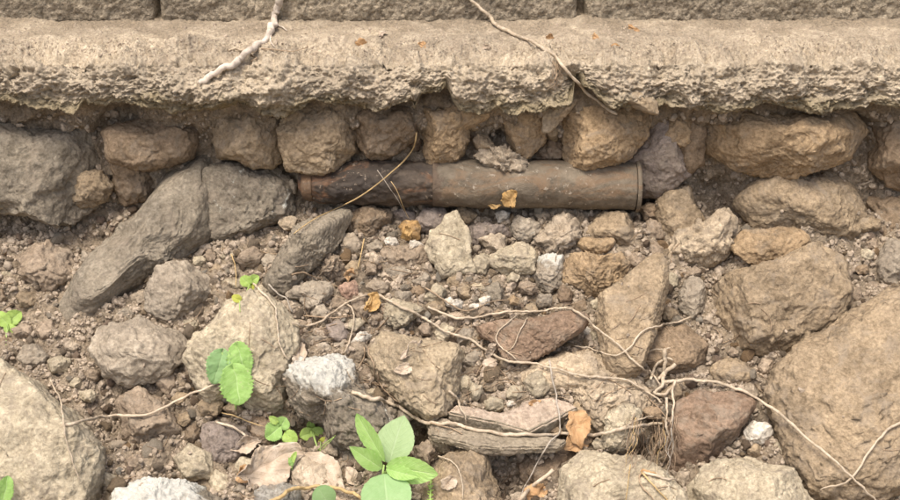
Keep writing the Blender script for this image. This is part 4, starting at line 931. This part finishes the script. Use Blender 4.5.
root('root', T(6, [(305, 270), (288, 300), (272, 335), (258, 370), (236, 398)]), .9, 'thin root lying down the front of the reddish slab', 'root', M_root, RG, lift=.003)
root('root', T(5, [(85, 130), (115, 160), (155, 200), (178, 235), (185, 275), (188, 330), (196, 380), (212, 420), (228, 440)]), 1.5, 'brown root hanging down the pale pinkish boulder', 'root', M_root, RG, lift=.004)
root('root', T(5, [(455, 212), (478, 228), (490, 255), (488, 300), (480, 345), (468, 385), (448, 420)]), 1.2, 'thin root dangling left of the bright white chip', 'root', M_root, RG, lift=.004)
root('root', T(5, [(530, 388), (535, 420), (522, 450), (508, 475)]), 1.2, 'short thin root under the bright white chip', 'root', M_rootbrown, RG)
root('root', T(5, [(548, 385), (552, 420), (570, 450), (574, 490), (560, 520)]), 1.1, 'short thin root left of the blocky olive tan rock', 'root', M_rootbrown, RG)
root('root', T(8, [(395, -60), (405, 10), (418, 70), (424, 120), (436, 175), (432, 232), (395, 270), (360, 325), (320, 400), (290, 455), (275, 500)]), 1.2, 'thin grey root crossing the thick slab and hanging down', 'root', M_grey, RG, lift=.008, wob=.4)
root('stick', T(8, [(408, 380), (380, 405), (340, 432), (300, 470), (270, 510), (240, 560)]), 2.5, 'pale cut stick poking up at the bottom', 'stick', M_root, lift=.03, taper=1.0, wob=.1)
root('straw_stalk', T(8, [(718, 358), (712, 400), (706, 450), (698, 510)]), .9, 'upright pale straw in front of the bottom right boulder', 'stalk', M_straw, lift=.01, wob=.1)
root('root', T(8, [(768, 392), (810, 402), (850, 412), (900, 420)]), 1.8, 'whitish root stub at the bottom right', 'root', M_root, RG, taper=.8)
root('root', T(8, [(762, 392), (800, 430), (850, 480), (880, 520)]), 1.3, 'brown root bent over the bottom right boulder, upper one', 'root', M_straw, RG)
root('root', T(8, [(766, 390), (750, 408), (762, 445), (800, 490), (820, 530)]), 1.2, 'brown root bent over the bottom right boulder, lower one', 'root', M_rootbrown, RG)
root('root', T(7, [(-60, 190), (10, 212), (50, 240), (90, 268), (140, 298), (190, 328), (240, 362)]), 1.5, 'straight pale root at the bottom left above the big dry leaves', 'root', M_root, RG, lift=.006)
root('root', T(7, [(-40, 150), (10, 162), (70, 185), (130, 205)]), .9, 'thin root left of the small clover like plant', 'root', M_straw, RG, lift=.006)
root('root', T(7, [(150, 510), (200, 485), (240, 462), (290, 450), (340, 446), (400, 450), (450, 462), (500, 482), (530, 500)]), 2.4, 'thick tan root arching along the bottom edge', 'root', M_straw, RG, lift=.012, taper=.8)
root('root', T(7, [(585, -10), (592, 25), (612, 60), (640, 85), (668, 108)]), 1.0, 'thin root loop on the shaded side of the blocky olive tan rock', 'root', M_rootbrown, RG)
root('root', T(7, [(830, 325), (870, 340), (905, 370), (925, 430), (930, 500)]), 1.0, 'thin pale root on the olive boulder', 'root', M_root, RG)
root('root', T(8, [(-10, 65), (20, 90), (42, 130), (56, 165), (60, 195)]), 1.6, 'short pale root falling onto the long thick root', 'root', M_root, RG, lift=.006)
root('grass_blade', T(5, [(0, 15), (12, 50), (20, 90), (20, 150)]), 1.0, 'pale grass blade standing beside the lime leaves at the left', 'grass', M_straw, lift=.01)
root('twig', T(5, [(290, 262), (350, 268), (420, 272), (480, 264)]), 1.0, 'brown twig lying below the flat pale grey stone', 'twig', M_rootbrown, lift=.003)
root('twig', T(5, [(150, 140), (190, 175), (225, 200), (245, 250)]), 1.4, 'grey twig at the foot of the long sloping stone', 'twig', M_grey, lift=.003)
root('twig', T(5, [(240, 100), (290, 92), (330, 108), (370, 118)]), 1.3, 'tan twig above the flat pale grey stone', 'twig', M_rootbrown, lift=.004)
root('twig', T(1, [(120, 195), (180, 200), (240, 205), (300, 190), (305, 178)]), .9, 'thin brown twig lying on the ledge near the branch', 'twig', M_rootbrown, lift=.001)
root('twig', T(1, [(-10, 205), (10, 198), (40, 202), (60, 196)]), 1.5, 'short pale twig at the left back of the ledge', 'twig', M_root, lift=.001)
root('root', [(60, 425), (110, 416), (150, 414), (195, 392), (250, 372)], 2.0, 'pale root at the left beside the corner boulder', 'root', M_root, RG, lift=.004)
root('root', [(50, 380), (62, 405), (66, 440), (80, 480)], 1.2, 'thin root down the face of the corner boulder', 'root', M_root, RG, lift=.004)
root('root', [(665, 382), (700, 380), (735, 388), (775, 410), (815, 445), (860, 485), (890, 515)], 2.2, 'pale root at the right lying over the huge leaning slab', 'root', M_root, RG, lift=.004)
root('root', [(930, 415), (895, 425), (870, 450), (850, 480), (820, 490)], 1.7, 'thin root looping on the right edge slab', 'root', M_root, RG, lift=.004)
# root cluster at the right
rc = tag(obj('root_cluster', None, loc=surf(662, 400)[0]), 'fibrous cluster of pale roots at the right beside the triangular stone', 'roots')
for pts, r in [(T(6, [(800, 520), (812, 480), (830, 445), (860, 430), (890, 440)]), 1.9), (T(6, [(858, 400), (852, 440), (848, 480), (840, 520)]), 3.2),
               (T(8, [(900, -40), (860, -10), (840, 40), (810, 75), (850, 80), (880, 55)]), 2.6), (T(8, [(862, 90), (866, 140), (862, 190), (872, 250)]), 1.7),
               (T(8, [(790, -20), (815, 10), (838, 40)]), 1.4), (T(6, [(795, 405), (820, 398), (850, 400), (880, 392)]), 1.3), (T(8, [(900, 20), (884, 60), (890, 120), (880, 200)]), 1.8)]:
    root('root', pts, r, None, None, M_root, parent=rc, taper=.7, lift=.008)
for i in range(46):
    x = rng.uniform(700, 905); y = rng.uniform(150, 250)
    root('rootlet', T(8, [(x, y), (x + rng.uniform(-15, 10), y + 50), (x + rng.uniform(-30, 12), y + 95), (x + rng.uniform(-55, 15), y + rng.uniform(120, 170))]), rng.uniform(.4, .8), None, None, [M_rootbrown, M_rootbrown, M_grey, M_straw][rng.choice(4, p=[.45, .25, .22, .08])], parent=rc, sides=5, taper=.4, lift=rng.uniform(0, .02))
# fine litter of rootlets, nobody could count them
VV = []; FF = []; off = 0
for i in range(1000):
    if rng.rand() < .75:
        x = rng.uniform(225, 680); y = rng.normal(365, 52)
        if rng.rand() < .3: x = rng.uniform(-10, 910); y = rng.uniform(260, 500)
    else: x = rng.uniform(230, 910); y = rng.uniform(230, 500)
    if not 225 < y < 505: continue
    a = rng.normal(0, .6) + (math.pi if rng.rand() < .5 else 0); l = rng.uniform(8, 34); cv = rng.normal(0, .5)
    pts = [(x, y)]
    for k in range(3): a += cv * .5; pts.append((pts[-1][0] + math.cos(a) * l / 3, pts[-1][1] + math.sin(a) * l / 3))
    C2 = catmull([np.array(p) for p in pts], 3)
    hs = [cast(px, py) for px, py in C2]
    if sum(h[2] in (ground, gravel) or (h[2] is not None and h[2].name.startswith('pebble')) for h in hs) < len(hs) * .6 and rng.rand() > .12: continue
    dep = np.array([(h[0] - CAM).dot(FWD) for h in hs])
    if dep.max() - dep.min() > .09: continue
    dep = np.convolve(np.pad(dep, 1, 'edge'), [.25, .5, .25], 'valid') - .0015
    C = np.array([np.array(CAM + ray(px, py) * dd) for (px, py), dd in zip(C2, dep)])
    rad = rng.uniform(.25, .6) / FOC * 2.8; t = np.gradient(C, axis=0); t /= np.linalg.norm(t, axis=1)[:, None] + 1e-9
    u = np.cross(t, [0.1, -.9, .4]); u /= np.linalg.norm(u, axis=1)[:, None] + 1e-9; w = np.cross(t, u); ph = np.arange(4) * math.pi / 2
    V = C[:, None] + rad * (np.cos(ph)[None, :, None] * u[:, None] + np.sin(ph)[None, :, None] * w[:, None])
    VV.append(V.reshape(-1, 3)); FF.append(grid_faces(4, len(C), True) + off); off += 4 * len(C)
tag(obj('root_litter', mesh_np('root_litter', np.concatenate(VV), np.concatenate(FF)), M_rootbrown), 'fine dry rootlets and straw littered over the rubble slope', kind='stuff')

# ------------------------------------------------------------------ leaves
bpy.context.view_layer.update(); DG = bpy.context.evaluated_depsgraph_get()
def pt(px, py, lift):
    p = cast(px, py)[0]; return p + (CAM - p).normalized() * lift
def leaf_obj(name, B, T_, wid, mat, parent=None, fold=.25, curl=.15, crumple=0.0, shape=(.75, .85), serr=.03, up=None, seed=0, roll=0.0, heart=0.0, origin=None):
    B = np.array(B); T_ = np.array(T_); ax = T_ - B; L_ = np.linalg.norm(ax); ax /= L_
    vw = np.array((CAM - Vector(B)).normalized()) if up is None else np.array(up, float)
    side = np.cross(ax, vw); side /= np.linalg.norm(side); nrm = np.cross(side, ax)
    c, s = math.cos(roll), math.sin(roll); side, nrm = side * c + nrm * s, nrm * c - side * s
    nu, nv = 17, 34
    v = np.linspace(0, 1, nv); u = np.linspace(-1, 1, nu)
    w = np.clip(v, 0, 1) ** shape[0] * (1 - v) ** shape[1]; w /= w.max(); w = w * (1 + serr * np.where(np.arange(nv) % 3 == 0, 1, -1)); w[0] = .02; w[-1] = .005
    U, Vv = np.meshgrid(u, v); Wd = w[:, None]
    along = Vv * L_ - heart * L_ * .25 * np.abs(U) ** 1.5 * np.exp(-Vv * 5)
    across = U * Wd * wid / 2 * math.cos(fold)
    q = np.abs(U)
    h = q * Wd * wid / 2 * math.sin(fold) - curl * L_ * (Vv ** 2 - .2 * Vv) + .012 * L_ * np.cos((Vv * 8 - q * 2.6) * 2 * np.pi) * np.minimum(1, q * 2) * (Wd > .2)
    Pp = B + along.ravel()[:, None] * ax + across.ravel()[:, None] * side + h.ravel()[:, None] * nrm
    if crumple:
        k = 1.5 / L_
        Pp = Pp + np.stack([fbm(Pp, k, 4, .5, seed + i * 2.2) for i in range(3)], 1) * crumple * .8 * L_
    org = np.array(origin if origin is not None else B)
    me = mesh_np(name, Pp - org, grid_faces(nu, nv))
    for nm, arr in (('lu', U.ravel()), ('lv', Vv.ravel())):
        a = me.attributes.new(nm, 'FLOAT', 'POINT'); a.data.foreach_set('value', arr.astype(np.float32))
    o = obj(name, me, mat, parent, None if parent is not None else Vector(org))
    if crumple:
        md = o.modifiers.new('thickness', 'SOLIDIFY'); md.thickness = .0008
    return o
def mpx(v, p): return v / FOC * (Vector(p) - CAM).dot(FWD)
def stem_obj(name, pts, r0, r1, mat, parent, origin):
    C = catmull([np.array(p) for p in pts], 8); return obj(name, tube_mesh(C - np.array(origin), np.linspace(r0, r1, len(C)), 8, .05), mat, parent)
# the leafy plant
base = cast(384, 470)[0]; hub_p = pt(384, 470, .075); hub = Vector(hit_plane(383, 474, hub_p, FWD)); hub2 = Vector(hit_plane(384, 465, hub_p, FWD))
plant = tag(obj('leafy_plant', None, loc=base), 'leafy green seedling with broad pointed leaves at the bottom', 'plant')
stem_obj('stem', [base - Vector((0, 0, .02)), base + (hub - base) * .5 + Vector((.005, 0, 0)), hub, hub2], .003, .002, M_lime, plant, base)
def gp(px, py, dz): # point at the hub's distance, dz metres nearer the camera
    return Vector(hit_plane(px, py, hub_p - FWD * dz, FWD))
for b, t, w_, m, kw in [
    ((389, 464), (403, 414), 39, M_leafpale, dict(dz0=-.02, dz=-.05, fold=.1, shape=(.75, .95), roll=.25)),
    ((385, 462), (356, 414), 19, M_leaf, dict(dz0=.0, dz=.01, fold=.35, curl=.05, shape=(.9, .75), roll=.3)),
    ((382, 469), (350, 447), 19, M_leaf, dict(dz0=.0, dz=.03, fold=.3, curl=.08)),
    ((386, 466), (437, 475), 27, M_leaf, dict(dz0=.0, dz=.04, fold=.15, curl=.08, roll=-.2, shape=(.7, .8))),
    ((386, 469), (418, 477), 15, M_leaf, dict(dz0=.01, dz=.05, fold=.2, curl=.1)),
    ((384, 474), (390, 528), 50, M_leafdark, dict(dz0=.01, dz=.09, fold=.2, curl=.1, shape=(.6, .8))),
    ((330, 506), (318, 500 - 12), 24, M_leafdark, dict(dz0=.02, dz=.04, fold=.1, shape=(.5, .5)))]:
    w_ *= 1.02; kw.setdefault('shape', (.75, 1.0)); kw['serr'] = .012; B = gp(*b, kw.pop('dz0')); Tt = gp(*t, kw.pop('dz')); leaf_obj('leaf', B, Tt, mpx(w_, B), m, plant, origin=base, **kw)
# seed head
sb = cast(431, 500)[0]; sp = tag(obj('seed_head', None, loc=sb), 'yellow green bristly seed head right of the leafy seedling', 'grass')
s0 = pt(430, 506, .03); s1 = pt(431, 478, .03)
stem_obj('stem', [sb, s0, s1], .002, .0012, M_lime, sp, sb)
for i in range(26):
    f = .05 + i / 27; c = s0.lerp(s1, f); a = i * 2.4
    d_ = Vector((math.cos(a), math.sin(a) * .8, .5)).normalized()
    leaf_obj('spikelet', c, c + d_ * .008, .003, M_lime, sp, origin=sb, serr=0)
# small plants
def small_plant(px, py, label, leaves, cat='plant', name='small_plant'):
    b0 = cast(px, py)[0]; pl_ = tag(obj(name, None, loc=b0), label, cat)
    for i, (b, t, w_, m, lift) in enumerate(leaves):
        B = pt(*b, lift); Tt = Vector(hit_plane(*t, B + (CAM - B).normalized() * lift * .3, FWD))
        stem_obj('stem', [b0, (b0 + B) / 2 + Vector((0, -.004, .004)), B], .0013, .0009, M_lime, pl_, b0)
        leaf_obj('leaf', B, Tt, mpx(w_, B), m, pl_, origin=b0, shape=(.45, .6), heart=.6, fold=.25, curl=.15, serr=.07, seed=i, crumple=.07)
small_plant(284, 446, 'small clover like plant with two round green leaves under the pale pinkish boulder', [((279, 428), (266, 438), 20, M_leaf, .02), ((280, 427), (286, 418), 17, M_leaf, .016), ((286, 433), (296, 443), 16, M_lime, .024), ((277, 423), (270, 417), 8, M_lime, .02)])
small_plant(318, 450, 'small three leafed lime green plant below the white topped rock', [((313, 432), (300, 437), 14, M_lime, .02), ((313, 431), (324, 438), 15, M_lime, .022), ((311, 430), (310, 421), 9, M_lime, .018), ((334, 437), (322, 450), 0.1, M_lime, .01)])
small_plant(320, 456, 'single yellow green leaf right of the three leafed plant', [((321, 441), (336, 449), 13, M_yellow, .02)])
small_plant(292, 470, 'tiny green sprout over the big dry leaves', [((290, 466), (296, 452), 6, M_lime, .012), ((292, 467), (289, 458), 4, M_leaf, .012)])
small_plant(236, 410, 'large round green leaf against the pale pinkish boulder at the left', [((236, 346), (246, 376), 27, M_leaf, .02), ((234, 368), (240, 405), 34, M_leaf, .03), ((222, 352), (214, 384), 24, M_leafdark, .02)])
small_plant(240, 312, 'little pale lime plant beside the grass blade at the left', [((250, 284), (241, 277), 13, M_lime, .014), ((250, 283), (258, 276), 11, M_lime, .014), ((251, 285), (255, 292), 9, M_yellow, .012), ((240, 300), (232, 296), 9, M_yellow, .01)])
small_plant(6, 345, 'pale green leafy sprig at the far left above the corner boulder', [((8, 322), (20, 312), 16, M_lime, .02), ((8, 324), (-4, 312), 16, M_lime, .02), ((9, 326), (14, 342), 15, M_lime, .02)])
small_plant(2, 520, 'green leaf tip in the bottom left corner', [((2, 500), (8, 478), 18, M_leaf, .02)])
# dry leaves
DL = 'dry fallen leaves'
def dry(b, t, w_, label, mat=M_dry, lift=.01, **k):
    B = pt(*b, lift); Tt = Vector(hit_plane(*t, pt(*t, lift), FWD))
    o = leaf_obj('dry_leaf', B, Tt, mpx(w_, B), mat, None, **k); tag(o, label, 'leaf', DL); return o
dry((503, 205), (515, 193), 17, 'bright yellow brown crumpled leaf on the lower edge of the pipe', M_dryorange, .016, crumple=.25, seed=2, fold=.3)
dry((502, 205), (488, 207), 5, 'narrow yellow leaf scrap on the pipe', M_dryorange, .014, crumple=.2, seed=3)
dry((368, 296), (374, 313), 16, 'brown curled dry leaf where two thin roots meet', M_dryorange, .012, crumple=.35, seed=4, fold=.5)
dry((404, 240), (409, 226), 15, 'ragged orange brown leaf on the amber fragment', M_dryorange, .022, crumple=.3, seed=5, fold=.2)
dry((578, 412), (582, 446), 26, 'brown curled dry leaf standing right of the thick flat slab', M_dry, .03, crumple=.22, seed=6, fold=.45, curl=.25)
dry((565, 448), (594, 440), 18, 'lower fold of dry brown leaf behind the long thick root', M_dry, .02, crumple=.25, seed=7, fold=.4)
dry((522, 505), (548, 482), 24, 'cupped tan dry leaf behind the cut stick at the bottom', M_dry, .015, crumple=.2, seed=8, fold=.5, curl=.2)
dry((292, 365), (302, 343), 13, 'upright tan dry leaf on top of the white topped rock', M_drypale, .012, crumple=.2, seed=9, fold=.5)
dry((352, 268), (346, 280), 9, 'little brown leaf scrap above the pink brick piece', M_dry, .012, crumple=.3, seed=10)
dry((402, 352), (425, 340), 16, 'pale tan dry leaf on the blocky olive tan rock', M_drypale, .010, crumple=.25, seed=11, fold=.4)
dry((395, 372), (420, 364), 14, 'flat pale dry leaf lower on the blocky olive tan rock', M_drypale, .006, crumple=.2, seed=12)
dry((236, 478), (300, 452), 42, 'large pale curled dry leaf at the bottom left', M_drypale, .025, crumple=.22, seed=13, fold=.35, curl=.15)
dry((305, 455), (350, 500), 40, 'broad pale pinkish dry leaf right of the large curled one', M_drypale, .012, crumple=.12, seed=14, fold=.15)
dry((233, 452), (262, 440), 18, 'pale narrow dry leaf under the straight root', M_drypale, .01, crumple=.2, seed=15)
dry((480, 372), (500, 360), 12, 'pale brown leaf scrap left of the reddish slab foot', M_drypale, .01, crumple=.3, seed=16)
dry((487, 358), (494, 342), 9, 'tan leaf scrap above the pale brown scrap', M_drypale, .01, crumple=.3, seed=17)
dry((528, 405), (540, 402), 6, 'small red brown leaf scrap on top of the thick flat slab', M_dry, .004, crumple=.3, seed=18)
dry((440, 488), (456, 478), 15, 'tan dry leaf scrap on the olive boulder at the bottom', M_drypale, .006, crumple=.2, seed=31)
dry((640, 470), (656, 482), 13, 'brown dry leaf scrap on the right shoulder of the bottom right boulder', M_dry, .006, crumple=.25, seed=32)
dry((345, 470), (360, 484), 16, 'tan dry leaf scrap left of the leafy seedling', M_drypale, .008, crumple=.22, seed=33)
dry((248, 466), (240, 484), 14, 'brown dry leaf scrap at the left edge of the large curled leaf', M_dry, .008, crumple=.25, seed=34)
dry((381, 32), (383, 38), 7, 'small cream leaf scrap standing on the ledge', M_drypale, .012, crumple=.3, seed=19)
dry((355, 44), (368, 43), 8, 'brown leaf scrap flat on the ledge', M_dry, .006, crumple=.3, seed=20)
dry((482, 47), (491, 47), 5, 'white scrap lying on the ledge left of the vine', (M_drypale), .005, crumple=.2, seed=21)
dry((592, 34), (600, 39), 6, 'tan leaf scrap on the ledge near the wall joint', M_dry, .005, crumple=.3, seed=22)
dry((611, 46), (619, 44), 7, 'brown leaf scrap on the ledge right of the vine', M_dry, .006, crumple=.3, seed=23)
dry((545, 38), (555, 37), 6, 'orange leaf scrap on the ledge behind the vine', M_dry, .005, crumple=.3, seed=24)
dry((626, 28), (640, 31), 8, 'dry leaf scrap against the foot of the right block', M_dry, .006, crumple=.3, seed=25)
dry((418, 44), (428, 45), 6, 'dark curled leaf scrap in the middle of the ledge', M_dry, .005, crumple=.3, seed=26)
